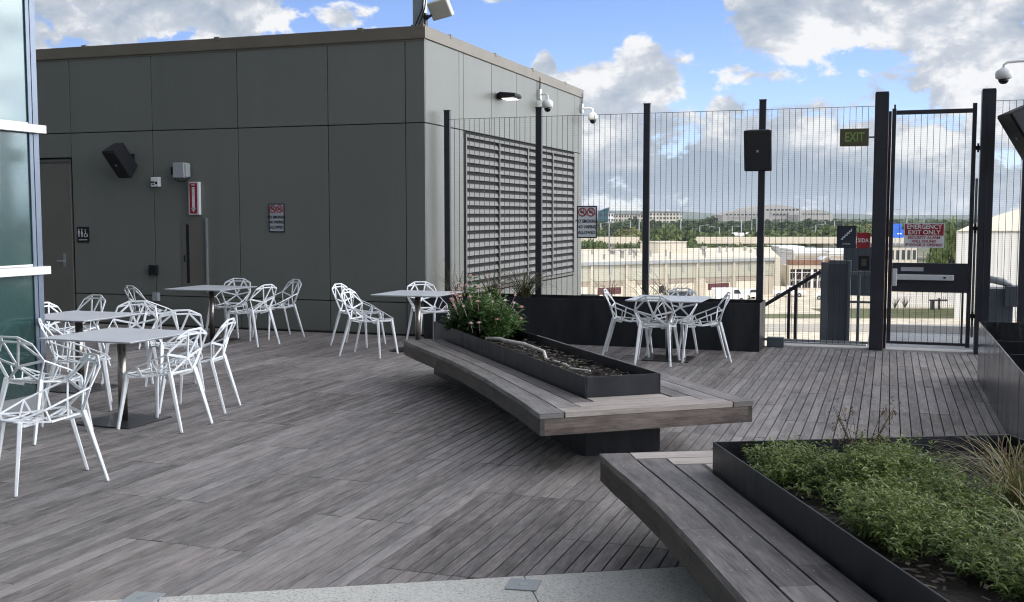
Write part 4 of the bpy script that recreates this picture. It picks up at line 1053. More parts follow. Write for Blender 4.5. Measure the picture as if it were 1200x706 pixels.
for i in range(5): mb.box(-.068+.026*i, -.0085, -.035+.026*i, -.040+.026*i, -.0065, -.022+.026*i); mb.box(-.049+.026*i, -.0084, -.0345+.026*i, -.040+.026*i, -.0066, .003+.026*i)
mb.build('stair_symbol', M['sign_white'], ss)
text_mesh('lettering', 'STAIR 02', .026, M['sign_white'], T(0, -.008, -.09) @ STAND, ss)
sr = empty('restricted_area_sign', (-.315, FY-.045, 1.415), 0, 'red SIDA sign on the fence beside the gate post', 'sign')
mb = MB(); mb.box(-.086, -.006, -.10, .086, 0, .10); mb.build('sign_plate', M['sign_red'], sr)
text_mesh('lettering', 'SIDA', .072, M['sign_white'], T(0, -.008, 0) @ STAND, sr, bold=.0015, sx=.85)
mb = MB()
for x in (-.083, .078):
    for k in range(6): mb.box(x, -.0085, -.095+.034*k, x+.005, -.0065, -.078+.034*k)
mb.build('dashed_border', M['sign_white'], sr)
cr = empty('card_reader', (-.30, FY-.05, 1.13), 0, 'black card reader box with dim keypad on the fence', 'card reader')
mb = MB(); mb.box(-.068, -.05, -.095, .068, 0, .095); mb.build('casing', M['plastic_black'], cr, bevel=.006)
mb = MB(); mb.box(-.03, -.053, -.04, .03, -.0502, .05); mb.build('keypad', simple('keypad', (.05, .045, .03), .5), cr)
n2 = empty('no_smoking_sign', (-4.0, FY-.05, 1.645), 0, 'bright no smoking no vaping sign hanging on the fence mesh', 'sign')
nosmoke(n2, .29, .45, 0, M['sign_white'], M['sign_red'])
mb = MB(); mb.box(-1.50, FY-.15, .0, -1.28, FY-.05, .13); tag(mb.build('floor_box', M['slate'], bevel=.008, origin=(-1.4, FY-.1, 0)), 'small dark steel box on the deck at the end of the fence planter', 'box')
speaker((-1.635, FY-.03, 2.60), R(0), R(14), 'black loudspeaker mounted on a fence post beside the exit sign', s=1.)
# right-hand post with speaker and dome camera
rp = empty('steel_pole', (1.54, 14.55, 0), 0, 'dark steel pole behind the right planter carrying a loudspeaker', 'pole')
mb = MB(); mb.box(-.04, -.04, 0, .04, .04, 3.0); mb.box(-.08, -.08, 0, .08, .08, .012); mb.build('shaft', M['post'], rp, bevel=.005)
speaker((1.75, 14.34, 2.74), R(-74), R(32), 'black loudspeaker on the right-hand pole, tipped downward at the edge of the photo', s=1.2)
rp2 = empty('camera_pole', (2.15, 14.7, 0), 0, 'slim grey camera pole just outside the right edge', 'pole')
mb = MB(); mb.tube([(0, 0, 0), (0, 0, 3.75)], .05, 14); mb.build('shaft', M['galv'], rp2, smooth=True)
dcr = dome_cam((2.10, 14.66, 3.60), R(182), 'white dome camera on an arm above the right-hand loudspeaker', arm=1.02, pipe=False)
dcr.scale = (.82, .72, .72)

# beyond the fence: stair head enclosure and rails
en = empty('stair_enclosure', (-.55, 15.5, 0), 0, 'slate blue steel panels around the stair head behind the fence', 'enclosure')
def esh(mb): sh(mb, -.55, 15.5); return mb
mb = MB(); mb.box(-.77, 15.45, -.05, -.52, 15.48, 1.08); mb.box(-.60, 15.9, .62, -.2, 15.93, 1.30); esh(mb).build('side_panel', M['slate'], en, bevel=.004)
mb = MB(); mb.box(-.5195, 15.42, -.05, -.48, 15.50, 1.13); mb.box(-.77, 15.445, 1.0805, -.5205, 15.485, 1.13); mb.box(-.87, 15.43, -.05, -.7705, 15.49, 1.10); mb.box(-.40, 15.62, -.05, -.36, 15.66, 1.0); mb.box(-.4795, 15.44, .93, -.1, 15.48, .98); mb.box(-.4795, 15.44, .55, -.1, 15.47, .58)
esh(mb).build('panel_frame', simple('grey_frame', (.16, .18, .2), .4, .3), en, bevel=.004)
hr = empty('stair_handrail', (-1.4, 15.45, 0), 0, 'sloping dark handrail on two posts behind the fence', 'handrail')
mb = MB(); q0 = (-2.25, 15.45, .03); mb.bar((-2.1, 15.45, .18), (-.875, 15.45, .97), .05, .05); sh(mb, -1.4, 15.45); mb.build('rail', M['post'], hr, bevel=.006)
for x, z in ((-1.29, .70), (-1.20, .76)):
    mb = MB(); mb.box(x-.02, 15.43, -1.2, x+.02, 15.47, z); sh(mb, -1.4, 15.45); mb.build('post', M['post'], hr)
cbx = empty('equipment_cabinet', (1.42, 15.75, 0), 0, 'dark blue steel equipment cabinet with curved lid behind the fence', 'cabinet')
mb = MB(); mb.box(-.27, -.25, 0, .13, .25, .78); mb.build('cabinet_body', M['slate'], cbx, bevel=.01)
mb = MB(); mb.box(.02, -.29, .55, .22, -.0, .82); mb.build('side_box', M['slate'], cbx, bevel=.01)
mb = MB(); mb.tube([(-.28, -.2, .80), (-.15, -.2, .90), (.0, -.2, .87), (.12, -.2, .83)], [.02, .05, .05, .02], 8); mb.build('lid', M['plastic_grey'], cbx, smooth=True)

# ------------------------------------------------------------------ airport beyond
def rot_empty(name, x, y, z, ang_cam, label, cat, group=None):
    u, v = cam2w(x, y); return empty(name, (u, v, z), ang_cam-0+YAW, label, cat, group)
# warehouse with roller doors; local x along facade, y into depth
ax0, ay0 = 312/1275*190, 190.; ax1, ay1 = 80/1275*170, 170.
ang = math.atan2(ay0-ay1, ax0-ax1)
wh = rot_empty('warehouse', ax0, ay0, -12, ang, 'long beige warehouse with roller doors and pale flat roof beyond the fence', 'building')
HW = 6.35; LW = 110
mb = MB(); mb.prism([(-LW, 0), (0, 0), (33.4, 38.3), (-LW, 66)], 0, HW-.2); mb.build('wall', M['beige'], wh)
mb = MB(); mb.prism([(-LW-.3, -.35), (.2, -.35), (33.7, 38.5), (-LW-.3, 66.3)], HW-.2, HW); mb.prism([(33.7, 38.5), (33.9, 39.3), (-LW-.3, 67.1), (-LW-.3, 66.3)], HW-.2, HW+.35); mb.build('roof', M['roofb'], wh)
mb = MB(); mb.box(-LW-.3, -.55, HW-.45, .3, -.36, HW+.05); mb.build('gutter', M['plastic_grey'], wh)
mb = MB(); mb.box(-LW, -.12, 3.35, -1.2, -.002, HW-.46); mb.build('upper_cladding', M['khaki'], wh)
k = 0
x = -4.2
while x > -LW+8:
    wdt = 5.2
    mb = MB(); mb.box(x-wdt, -.06, .05, x, -.003, 2.35 if k % 3 == 1 else 2.5); dr = mb.build('roller_door', M['bdoor'], wh)
    mb = MB(); mb.box(x-wdt, -.09, 2.52, x, -.003, 3.25); mb.build('door_header', M['taupe'], wh)
    if k in (1, 4): 
        mb = MB(); mb.box(x-wdt+.4, -.1, 1.2, x-.3, -.062, 2.3); mb.build('opening', M['maroon'], wh)
    if k in (2,):
        mb = MB(); mb.box(x-wdt+.2, -.1, .1, x-.3, -.062, 1.1); mb.build('opening', M['dglass'], wh)
        mb = MB(); mb.box(x-wdt-2.0, -.1, 1.1, x-wdt-.9, -.004, 2.2); mb.build('window', M['dglass'], wh)
    mb = MB(); mb.box(x+.35, -.35, 0, x+.85, -.122, HW-.46); mb.build('pilaster', M['farwall'], wh)
    mb = MB(); mb.box(x-wdt*.5, -.3, HW-1.9, x-wdt*.5+.3, -.13, HW-.7); mb.build('downpipe_lamp', M['plastic_grey'], wh)
    x -= 6.6+(1.2 if k % 2 else 0); k += 1
mb = MB(); mb.box(-1.2, -.6, 0, 0.05, .02, HW+.06); mb.build('corner_pier', M['farwall'], wh)
for (x, y, s, h) in ((-5.3, 27.5, 6.8, 1.6),):
    mb = MB(); mb.box(x, y, HW, x+s, y+6, HW+h+.5); mb.box(x-.2, y-.2, HW+h+.5, x+s+.2, y+6.2, HW+h+.65); pe = mb.build('roof_penthouse', M['farwall'], wh)
mb = MB()
rr = random.Random(5)
for i in range(26):
    y = rr.uniform(5, 34); x = y*.8-4-rr.uniform(0, 40); h = rr.uniform(.6, 1.3); w_ = rr.uniform(.15, .5)
    mb.box(x, y, HW, x+w_, y+w_, HW+h)
    if rr.random() < .4: mb.box(x-.3, y-.3, HW+h, x+w_+.3, y+w_+.3, HW+h+.25)
mb.build('roof_vents', M['farwall2'], wh)
# elevated roadway
er = rot_empty('elevated_road', 0, 330, -12, 0, 'pale concrete elevated road crossing behind the warehouse', 'bridge')
mb = MB(); mb.box(-60, 0, 5.5, 160, 11, 6.2); mb.build('deck', M['farwall2'], er)
mb = MB(); mb.box(-60, -.3, 5.2, 160, -.001, 7.0); mb.box(-60, 11.001, 5.2, 160, 11.3, 7.0); mb.build('parapet', M['road'], er)
for x in (28, 52, 73, 96, 122):
    mb = MB(); mb.box(x-1, 2, 0, x+1, 9, 5.5); mb.build('pier', M['road'], er)
# trees
def tree_proto(mat, seed, nclump=34, nleaf=34):
    rs = np.random.default_rng(seed); pts = []
    for i in range(nclump):
        th = rs.uniform(0, 2*PI); ph = math.acos(rs.uniform(-.65, 1)); r = rs.uniform(.55, .92)
        c = np.array([math.sin(ph)*math.cos(th)*r, math.sin(ph)*math.sin(th)*r, .62+.40*math.cos(ph)*r*.95]); rad = rs.uniform(.16, .30)
        for j in range(nleaf):
            d = rs.normal(0, 1, 3); d /= np.linalg.norm(d); pts.append((c+d*np.array([rad, rad, rad*.45])*rs.uniform(.6, 1.1), rs.uniform(0, 1)*.5+.5*((i*37 % 10)/10)))
    V, Fc, C_ = [], [], []
    for p, t in pts:
        a = rs.normal(0, 1, 3); a /= np.linalg.norm(a); b = np.cross(a, rs.normal(0, 1, 3)); b /= np.linalg.norm(b); s = rs.uniform(.045, .095)
        sc = np.array([1, 1, .55]); k = len(V)
        for i, j in ((-1, -1), (1, -1), (1, 1), (-1, 1)): V.append(tuple(p+(a*i*s+b*j*s)*sc))
        Fc.append((k, k+1, k+2, k+3)); C_ += [t, .5, .5, 1]*4
    me = bpy.data.meshes.new('crown'); me.from_pydata(V, [], Fc); me.materials.append(mat); ca = me.color_attributes.new('rnd', 'FLOAT_COLOR', 'CORNER'); ca.data.foreach_set('color', C_)
    root = empty('tree', (0, 0, 0), 0, 'x', 'tree'); o = bpy.data.objects.new('crown', me); COL.objects.link(o); o.parent = root
    mb = MB(); mb.tube([(0, 0, 0), (.02, 0, .3), (0, .02, .62)], [.05, .035, .02], 6)
    for a in range(4):
        t = a*1.6; mb.tube([(0, 0, .3), (math.cos(t)*.3, math.sin(t)*.3, .6)], [.025, .01], 5)
    mb.build('trunk', M['trunk'], root); return root
protos = [tree_proto(M['tree1'], 1), tree_proto(M['tree2'], 2), tree_proto(M['tree3'], 3)]
used = [False]*3
tcount = 0
kindname = ['dark green', 'mid green', 'yellow-green']
def tree(px, top, D, wpx, kind, label=None, base=-12, group='trees beyond the airport road'):
    global tcount
    p = far_at(px, top, D); h = p.z-base; w_ = wpx/1275*D/2
    o = protos[kind] if not used[kind] else copy_tree(protos[kind]); used[kind] = True
    o.location = (p.x, p.y, base); o.scale = (w_/.95, w_/.95, h/1.02); o.rotation_euler = (0, 0, random.uniform(0, 6.28))
    o['label'] = label or 'tree'; o['category'] = 'tree'; o['group'] = group; tcount += 1
    return o
G1 = 'low trees in front of the elevated road'; G2 = 'trees just behind the elevated road'; G3 = 'dark distant trees on the skyline'
def row(specs, D, kind, group, lab):
    for px, top, w in specs: tree(px+random.uniform(-1, 1), top+random.uniform(-.6, .6), D*random.uniform(.96, 1.04), w, kind, lab, group=group)
row([(684, 281, 22), (699, 280, 24), (706, 284, 18)], 265, 1, G1, 'mid green low tree in front of the elevated road')
row([(724, 286, 16), (738, 285, 18), (752, 286, 16), (812, 286, 18), (828, 285, 20), (846, 287, 20), (862, 286, 20), (880, 287, 22), (896, 287, 20)], 275, 1, G1, 'mid green low tree in front of the elevated road')
row([(738, 265, 36)], 372, 2, 'round tree', None)
protos[2]['label'] = 'round yellow-green tree behind the elevated road, left of the middle fence post'
row([(770, 266, 34), (788, 264.5, 36), (803, 269, 30), (779, 270, 30), (796, 274, 28)], 300, 1, 'broad trees in front of the road', 'broad mid green tree in front of the elevated road, right of the middle fence post')
row([(820, 271, 30), (838, 273, 24), (700, 268, 24), (682, 270, 24)], 375, 1, G2, 'mid green tree just behind the elevated road')
row([(848, 271, 26), (866, 273, 28), (884, 270, 28), (905, 269, 30), (925, 271, 30), (944, 270, 26), (968, 265, 26), (985, 266, 30), (1003, 266, 24), (1016, 268, 22), (915, 275, 26), (935, 276, 26), (958, 275, 22)], 380, 1, G2, 'mid green tree just behind the elevated road')
row([(1000, 262, 26), (1018, 261, 22)], 500, 2, 'pale trees', 'yellow-green tree on the rise behind the stair sign')
for px in range(690, 1190, 13):
    t = 258+2.2*math.sin(px*.21)+1.6*math.sin(px*.09)
    if 760 < px < 792: t -= 0
    if 820 < px < 838: t = 252.5
    if px > 1035: t += 1
    t += random.uniform(-1.3, 1.6)
    tree(px, t, 560*random.uniform(.95, 1.1), random.uniform(17, 34), 0, 'dark tree in the skyline belt behind the airport', group=G3)
for px in range(700, 1040, 16):
    tree(px, 264+1.5*math.sin(px*.3)+random.uniform(-1.5, 1.5), 470*random.uniform(.95, 1.05), random.uniform(18, 34), 0 if px % 32 else 1, ('dark' if px % 32 else 'mid green')+' tree in the belt between the road and the skyline', group='trees between the road and skyline')
tree(1110, 258, 170, 26, 1, 'tall narrow green tree seen through the gate beside the hangar', group='single trees')
tree(1098, 290, 165, 24, 1, 'low bushy green tree seen through the gate left of the tall one', group='single trees')
# far wooded belt as a mass and far hills
mb = MB(); rs = random.Random(9)
for i in range(2600):
    px = rs.uniform(620, 1260); D = rs.uniform(620, 1500); p = far_at(px, 253, D); hh = rs.uniform(5, 9); w_ = rs.uniform(5, 11)
    mb.rnd(); c = Vector((p.x, p.y, -12+hh*.5)); Mx = Matrix.Translation(c) @ Matrix.Rotation(rs.uniform(0, 6), 4, 'Z') @ Matrix.Rotation(rs.uniform(-.5, .5), 4, 'X')
    mb.obox(Mx, w_, w_*.8, hh)
tag(mb.build('distant_woods', M['tree1']), kind='stuff')
def hills(name, D, hfun, col):
    mb = MB(); k = 160; a0, a1 = R(-75), R(75)
    pts = []
    for i in range(k+1):
        a = lerp(a0, a1, i/k); x, y = D*math.sin(a), D*math.cos(a); x2, y2 = (D+900)*math.sin(a), (D+900)*math.cos(a); x0, y0 = (D-500)*math.sin(a), (D-500)*math.cos(a)
        pts.append((cam2w(x0, y0), cam2w(x, y), cam2w(x2, y2), hfun(a)))
    for p, q in zip(pts, pts[1:]):
        mb.poly([(*p[0], -12.5), (*q[0], -12.5), (*q[1], q[3]), (*p[1], p[3])]); mb.poly([(*p[1], p[3]), (*q[1], q[3]), (*q[2], -12.5), (*p[2], -12.5)])
    return struct(mb.build(name, col, smooth=True))
hills('hills', 3600, lambda a: 7+9*math.sin(a*9+1)+5*math.sin(a*23)+3*math.sin(a*51), simple('hill_green', (.05, .07, .04), .95, var=.3, scale=.01))
# distant buildings
def far_building(name, px0, px1, ytop, D, depth, floors, cols_, mat, label, zb=-12, roof=True):
    p0 = far_at(px0, ytop, D); p1 = far_at(px1, ytop, D); w_ = (p1-p0).length; h = p0.z-zb
    e = empty(name, (p0.x, p0.y, zb), YAW, label, 'building')
    mb = MB(); mb.box(0, 0, 0, w_, depth, h); mb.build('wall', mat, e)
    fh = h/floors
    for f in range(floors):
        mb = MB()
        for c in range(cols_):
            cw = w_/cols_; mb.box(cw*(c+.22), -.12, fh*(f+.3), cw*(c+.78), -.01, fh*(f+.8))
        mb.build('window_row', M['dglass'], e)
    if roof:
        mb = MB(); mb.box(-.4, -.4, h, w_+.4, depth+.4, h+.5); mb.build('roof', M['farroof'], e)
    return e, w_, h
far_building('office_block', 718, 757, 251.5, 780, 30, 5, 12, M['farwall'], 'pale distant block with rows of windows behind the dark trees')
far_building('office_block', 757, 800, 249.5, 760, 30, 6, 11, M['farwall'], 'cream distant block with square windows right of the middle fence post')
far_building('office_block', 712.5, 719, 250, 700, 12, 5, 2, M['carwhite'], 'narrow white distant tower beside the teal glass block')
tg = far_building('glass_block', 701, 713, 248.5, 650, 20, 4, 2, M['teal'], 'teal glass distant block with a slanted roof beside the fence sign', roof=False)
p0 = tg[1]; mb = MB(); w_, h = tg[1], tg[2]
n0 = len(mb.v); mb.hexa([(0, 0, h), (w_, 0, h), (w_, 20, h), (0, 20, h), (0, 0, h+.2), (w_*1.1, -1, h+2.6), (w_*1.1, 20, h+2.6), (0, 20, h+.2)]); mb.build('roof', M['teal'], tg[0])
def arcs(px0, px1, ytop, ybase, D, mat, e):
    p0 = far_at(px0, ybase, D); p1 = far_at(px1, ybase, D); w_ = (p1-p0).length; zt = far_at(px0, ytop, D).z
    mb = MB(); k = 12; loc = e.location
    prev = None
    for i in range(k+1):
        t = i/k; z = lerp(p0.z, zt, math.sin(PI*t)**.7); q = p0.lerp(p1, t)
        if prev is not None:
            a, za = prev; n0 = len(mb.v)
            dv = Vector((-math.sin(YAW), math.cos(YAW), 0))*40
            mb.v += [Vector((a.x, a.y, -12))-loc, Vector((q.x, q.y, -12))-loc, Vector((q.x, q.y, z))-loc, Vector((a.x, a.y, za))-loc]
            mb.v += [v+dv for v in mb.v[-4:]]
            for f in ((0, 1, 2, 3), (5, 4, 7, 6), (3, 2, 6, 7), (1, 5, 6, 2), (4, 0, 3, 7)): mb.quadf([n0+j for j in f])
        prev = (q, z)
    mb.build('wall' , mat, e)
e = empty('domed_complex', far_at(905, 262, 900)*1., 0, 'grey distant complex with stepped curved roofs on the skyline', 'building'); e.location.z = -12
arcs(846, 905, 247, 252, 900, M['farwall2'], e); arcs(868, 944, 240.5, 248, 930, M['farwall2'], e); arcs(936, 976, 246, 252, 890, M['farwall2'], e)
loc = e.location
for (a, c, yt, yb, D) in ((893, 937, 245.2, 247.2, 925), (850, 895, 251, 252.6, 897), (897, 938, 250.5, 252.5, 925), (940, 972, 250.5, 252, 885)):
    p0 = far_at(a, yt, D); p1 = far_at(c, yt, D); zb = far_at(a, yb, D).z; mb = MB(); n = 10
    for i in range(n):
        q0 = p0.lerp(p1, (i+.1)/n)-loc; q1 = p0.lerp(p1, (i+.8)/n)-loc; z1 = p0.z+12-0; z0 = zb+12
        mb.poly([(q0.x, q0.y, z0), (q1.x, q1.y, z0), (q1.x, q1.y, z1), (q0.x, q0.y, z1)])
    mb.build('window_row', M['dglass'], e)
# hangar seen right of the gate
hx0 = 520/1275*144
ha = rot_empty('hangar', hx0, 144, -12, 0, 'large pale hangar with curved cream roof and ribbed wall at the right', 'building')
Wd, He, Rise = 60., 11.7, 4.7
SK = 50*math.tan(R(24.5)); mb = MB(); mb.prism([(0, 0), (Wd, 0), (Wd+SK, 50), (SK, 50)], 0, He)
for i in range(60): mb.box(i*1.0+.1, -.12, .2, i*1.0+.22, -.002, He-.1)
mb.build('wall', M['hangar'], ha)
mb = MB(); k = 60; pts = [(Wd*i/k, He+Rise*(1-abs(2*i/k-1)**3)) for i in range(k+1)]
for (xa, za), (xb, zb) in zip(pts, pts[1:]):
    mb.hexa([(xa, -.4, He), (xb, -.4, He), (xb+SK, 50.4, He), (xa+SK, 50.4, He), (xa, -.4, za+.02), (xb, -.4, zb+.02), (xb+SK, 50.4, zb+.02), (xa+SK, 50.4, za+.02)])
mb.build('roof', M['hangar_roof'], ha)
mb = MB(); mb.box(26, -.2, 0, 27.2, -.13, 2.4); mb.build('door', M['dglass'], ha)
# pipe-rack plant building
pk = rot_empty('plant_building', 325/1275*205, 205, -12, R(0), 'open-fronted white plant building packed with dark pipework beyond the stair rail', 'building')
mb = MB(); mb.box(0, 0, 3.6, 8.2, 6, 4.3); mb.box(0, 5.8, 0, 8.2, 6, 3.6); mb.box(0, 0, 0, .25, 5.8, 3.6); mb.box(7.95, 0, 0, 8.2, 5.8, 3.6); mb.build('wall', M['farwall'], pk)
mb = MB()
for x in (1.2, 2.4, 4.4, 5.4, 6.8): mb.box(x, .1, 0, x+.18, .3, 3.6)
mb.box(4.2, .05, 0, 4.6, .5, 3.6); mb.box(.25, .1, 2.9, 7.95, .2, 3.0); mb.box(.25, .1, 1.5, 7.95, .18, 1.6)
mb.build('frame', M['carwhite'], pk)
mb = MB(); mb.box(.3, 1.2, 0, 7.9, 5.7, 3.5); mb.build('machinery', M['fanred'], pk)
mb = MB()
for i in range(14): x = .5+i*.55; mb.tube([(x, .8+.3*(i % 2), 0), (x, .8, 1.2+(i % 3)*.6), (x+.4, .8, 1.4+(i % 3)*.6), (x+.4, .8, 3.3)], .09, 6)
mb.build('pipe', M['galv'], pk)
mb = MB(); mb.box(.4, .5, 4.3, 6.6, 3.5, 5.3); mb.build('roof_unit', M['rust'], pk)
mb = MB(); mb.lathe((7.3, .2, 4.95), [(.95, 0), (1.0, .1), (1.0, 4), (.9, 4.1)], 20, 'y'); mb.build('tank', M['carwhite'], pk, smooth=True)
mb = MB(); mb.lathe((7.3, .12, 4.95), [(.55, 0), (.6, .07)], 16, 'y'); mb.build('tank_end', M['rust'], pk)
# long white-roofed sheds behind it
for i, (a, c, yt, D, lab) in enumerate(((914, 944, 289, 262, 'low white-roofed shed left of the others near the road'), (930, 972, 292.5, 240, 'low white-roofed shed in the middle, above the plant building'), (972, 1019, 293, 235, 'low white-roofed shed at the right under the stair sign'))):
    p0 = far_at(a, yt, D); p1 = far_at(c, yt, D); w_ = (p1-p0).length; h = p0.z+12
    e = empty('storage_shed', (p0.x, p0.y, -12), YAW, lab, 'shed', 'white-roofed storage sheds')
    mb = MB(); mb.box(.1, .1, 0, w_-.1, 14, h-.3); mb.build('wall', M['hangar'], e)
    mb = MB(); mb.box(0, -.1, h-.9, w_, 14.2, h-.55); mb.box(0, .6, h-.3, w_, 13.5, h); mb.build('roof', M['carwhite'], e)
    mb = MB(); mb.box(.3, -.02, h-2.0, w_-.3, .08, h-1.3); mb.build('wall_band', M['taupe'], e)
# vehicles: panel van, second van and pickup trucks
def vehicle(name, x, y, ang, kind, label, cat):
    e = rot_empty(name, x, y, -12, ang, label, cat, 'white vehicles parked on the apron'); L_ = 5.4 if kind != 'cart' else 3.4
    mb = MB()
    if kind == 'van': prof = [(0, .35), (5.4, .35), (5.4, 1.0), (5.15, 1.15), (4.5, 1.35), (3.9, 2.15), (3.5, 2.28), (.15, 2.28), (0, 2.1)]
    elif kind == 'pickup': prof = [(0, .45), (5.4, .45), (5.4, .95), (5.2, 1.08), (4.2, 1.15), (3.6, 1.8), (2.4, 1.84), (2.2, 1.2), (0, 1.15)]
    else: prof = [(0, .4), (3.4, .4), (3.4, 1.0), (2.9, 1.1), (2.4, 1.7), (.9, 1.7), (.4, 1.1), (0, 1.05)]
    n = len(prof); w_ = 1.9
    mb.v += [Vector((a, -w_/2, c)) for a, c in prof]+[Vector((a, w_/2, c)) for a, c in prof]
    mb.quadf(list(range(n))); mb.quadf(list(range(n, 2*n))[::-1])
    for i in range(n): j = (i+1) % n; mb.quadf([i, i+n, j+n, j])
    mb.build('body', M['carwhite'], e, bevel=.06)
    mb = MB()
    if kind == 'van': mb.poly([(3.05, -.965, 1.35), (4.25, -.965, 1.35), (3.85, -.965, 1.98), (3.05, -.965, 1.98)]); mb.poly([(4.53, -.8, 1.4), (4.53, .8, 1.4), (4.0, .75, 2.08), (4.0, -.75, 2.08)])
    elif kind == 'pickup': mb.poly([(2.5, -.965, 1.18), (4.0, -.965, 1.18), (3.55, -.965, 1.68), (2.6, -.965, 1.7)]); mb.poly([(4.2, -.8, 1.2), (4.2, .8, 1.2), (3.7, .75, 1.74), (3.7, -.75, 1.74)])
    else: mb.poly([(1.0, -.965, 1.15), (2.5, -.965, 1.15), (2.2, -.965, 1.6), (1.1, -.965, 1.6)])
    mb.build('window', M['dglass'], e)
    for wx in (L_*.18, L_*.8):
        for sy in (-1, 1):
            mb = MB(); mb.lathe((wx, -.98 if sy < 0 else .72, .35), [(.35, 0), (.35, .26)], 16, 'y'); wo = mb.build('wheel', M['tyre'], e, smooth=False)
            mb = MB(); mb.lathe((wx, -.985 if sy < 0 else .97, .35), [(.18, 0), (.18, .012)], 12, 'y'); mb.build('rim', M['galv'], wo)
    if kind == 'pickup':
        mb = MB(); mb.box(.1, -.85, 1.15, 2.1, .85, 1.7); mb.build('toolbox', M['bdoor'], e, bevel=.05)
    if kind != 'pickup':
        mb = MB(); mb.box(-.02, -.8, .7, .02, -.6, 1.0); mb.build('taillight', M['sign_red'], e)
    return e
def vpos(px, D): return (px-600)/1275*D
vehicle('panel_van', vpos(837, 172), 172, R(14), 'van', 'white panel van parked before the dark warehouse opening', 'van')
vehicle('panel_van', vpos(870, 178), 178, R(20), 'cart', 'small white car parked just right of the white van', 'car')
vehicle('pickup_truck', vpos(906, 184), 184, R(-8), 'pickup', 'white pickup truck with a tool body behind the sloping handrail', 'truck')
vehicle('service_cart', vpos(957, 178), 178, R(-20), 'cart', 'small white service vehicle right of the pickup truck', 'car')
vehicle('parked_car', vpos(1059, 260), 260, R(30), 'cart', 'white car seen through the gate below the emergency sign', 'car')
pd0 = far_at(849, 279, 384); pd = empty('parking_deck', (pd0.x, pd0.y, -12), YAW, 'pale upper parking deck with cars behind the elevated road', 'building')
mb = MB(); mb.box(0, 0, 0, 13.5, 16, pd0.z+12-.05); mb.build('wall', M['road'], pd); mb = MB(); mb.box(-.2, -.2, pd0.z+12-.0495, 13.7, 16.2, pd0.z+12); mb.build('deck', M['roofb'], pd)
for i_, px in enumerate((853, 861, 869, 877, 885)):
    p = far_at(px, 279, 388+(i_ % 2)*5); q0 = 'first second third fourth fifth'.split()[i_]
    c = vehicle('parked_car', 0, 0, R(70+random.uniform(-12, 12)), 'cart', q0+' small pale car from the left on the upper parking deck', 'car'); c.location = (p.x, p.y, pd0.z); c['group'] = 'cars on the upper parking deck'
# street lamps / poles far away
def lamp(px, ytop, D, base=-12, label='', dbl=False, arm=2.2):
    p = far_at(px, ytop, D); h = p.z-base; e = empty('street_lamp', (p.x, p.y, base), YAW+(PI if px % 2 else 0), label, 'street lamp', 'tall thin street lamps beyond the fence')
    r_ = .11*D/300; mb = MB(); mb.tube([(0, 0, 0), (0, 0, h)], [r_*1.3, r_], 6); mb.build('pole', M['galv'], e)
    mb = MB(); mb.bar((0, 0, h), (arm, 0, h+.3), .12, .12); 
    if dbl: mb.bar((0, 0, h), (-arm, 0, h+.3), .12, .12)
    mb.build('lamp_arm', M['galv'], e)
    mb = MB(); mb.box(arm, -.25, h+.2, arm+1.1, .25, h+.42); mb.build('lamp_head', M['galv'], e)
lampspec = [(739, 259, 420, 'right of the round yellow-green tree'), (749, 254, 430, 'close to the middle fence post on its left'), (798, 243, 400, 'at the end of the cream distant block'), (820, 265, 400, 'below the peak of the skyline trees'), (843, 267, 360, 'standing on the elevated road'), (869, 259, 420, 'left of the loudspeaker post'), (881, 257, 430, 'second left of the loudspeaker post'),
  (887, 256, 450, 'nearest to the loudspeaker post'), (858, 266, 440, 'among the parked cars'), (956, 264, 440, 'left of the stair sign'), (967, 260, 470, 'near the stair sign'), (978, 259, 480, 'just left of the stair sign'), (1063, 247, 330, 'through the gate beside the blue sign'), (1083, 255, 420, 'through the gate above the red sign'), (704, 262, 380, 'right of the fence no smoking sign')]
for px, yt, D, t in lampspec: lamp(px, yt, D, label='thin grey street lamp '+t)
mb = MB()
# traffic-signal like white post on the left and the blue road sign seen through the gate
p = far_at(714, 262, 240); e = empty('signal_mast', (p.x, p.y, -12), YAW, 'thin grey mast with a small head standing before the warehouse roof at the left', 'mast')
h = p.z+12; mb = MB(); mb.tube([(0, 0, 0), (0, 0, h)], .14, 8); mb.build('pole', M['galv'], e); mb = MB(); mb.box(-.3, -.2, h, .3, .2, h+.5); mb.build('head', M['galv'], e)
p = far_at(1052, 279, 300); e = empty('blue_road_sign', (p.x, p.y, -12), YAW, 'bright blue road sign seen through the gate left of the emergency sign', 'sign'); h = p.z+12
mb = MB(); mb.tube([(-.6, 0.2, 0), (-.6, 0.2, h+.5)], .12, 6); mb.tube([(.8, 0.2, 0), (.8, 0.2, h+.5)], .12, 6); mb.build('pole', M['galv'], e)
mb = MB(); mb.box(-1.5, 0, h, 1.6, .1, h+2.3); mb.box(-2.0, 0, h+2.4, 1.0, .1, h+3.9); mb.build('sign_panel', M['sign_blue'], e); mb = MB(); mb.box(-.2, -.03, h+1.0, 1.1, -.005, h+1.3); mb.build('arrow_mark', M['sign_white'], e)
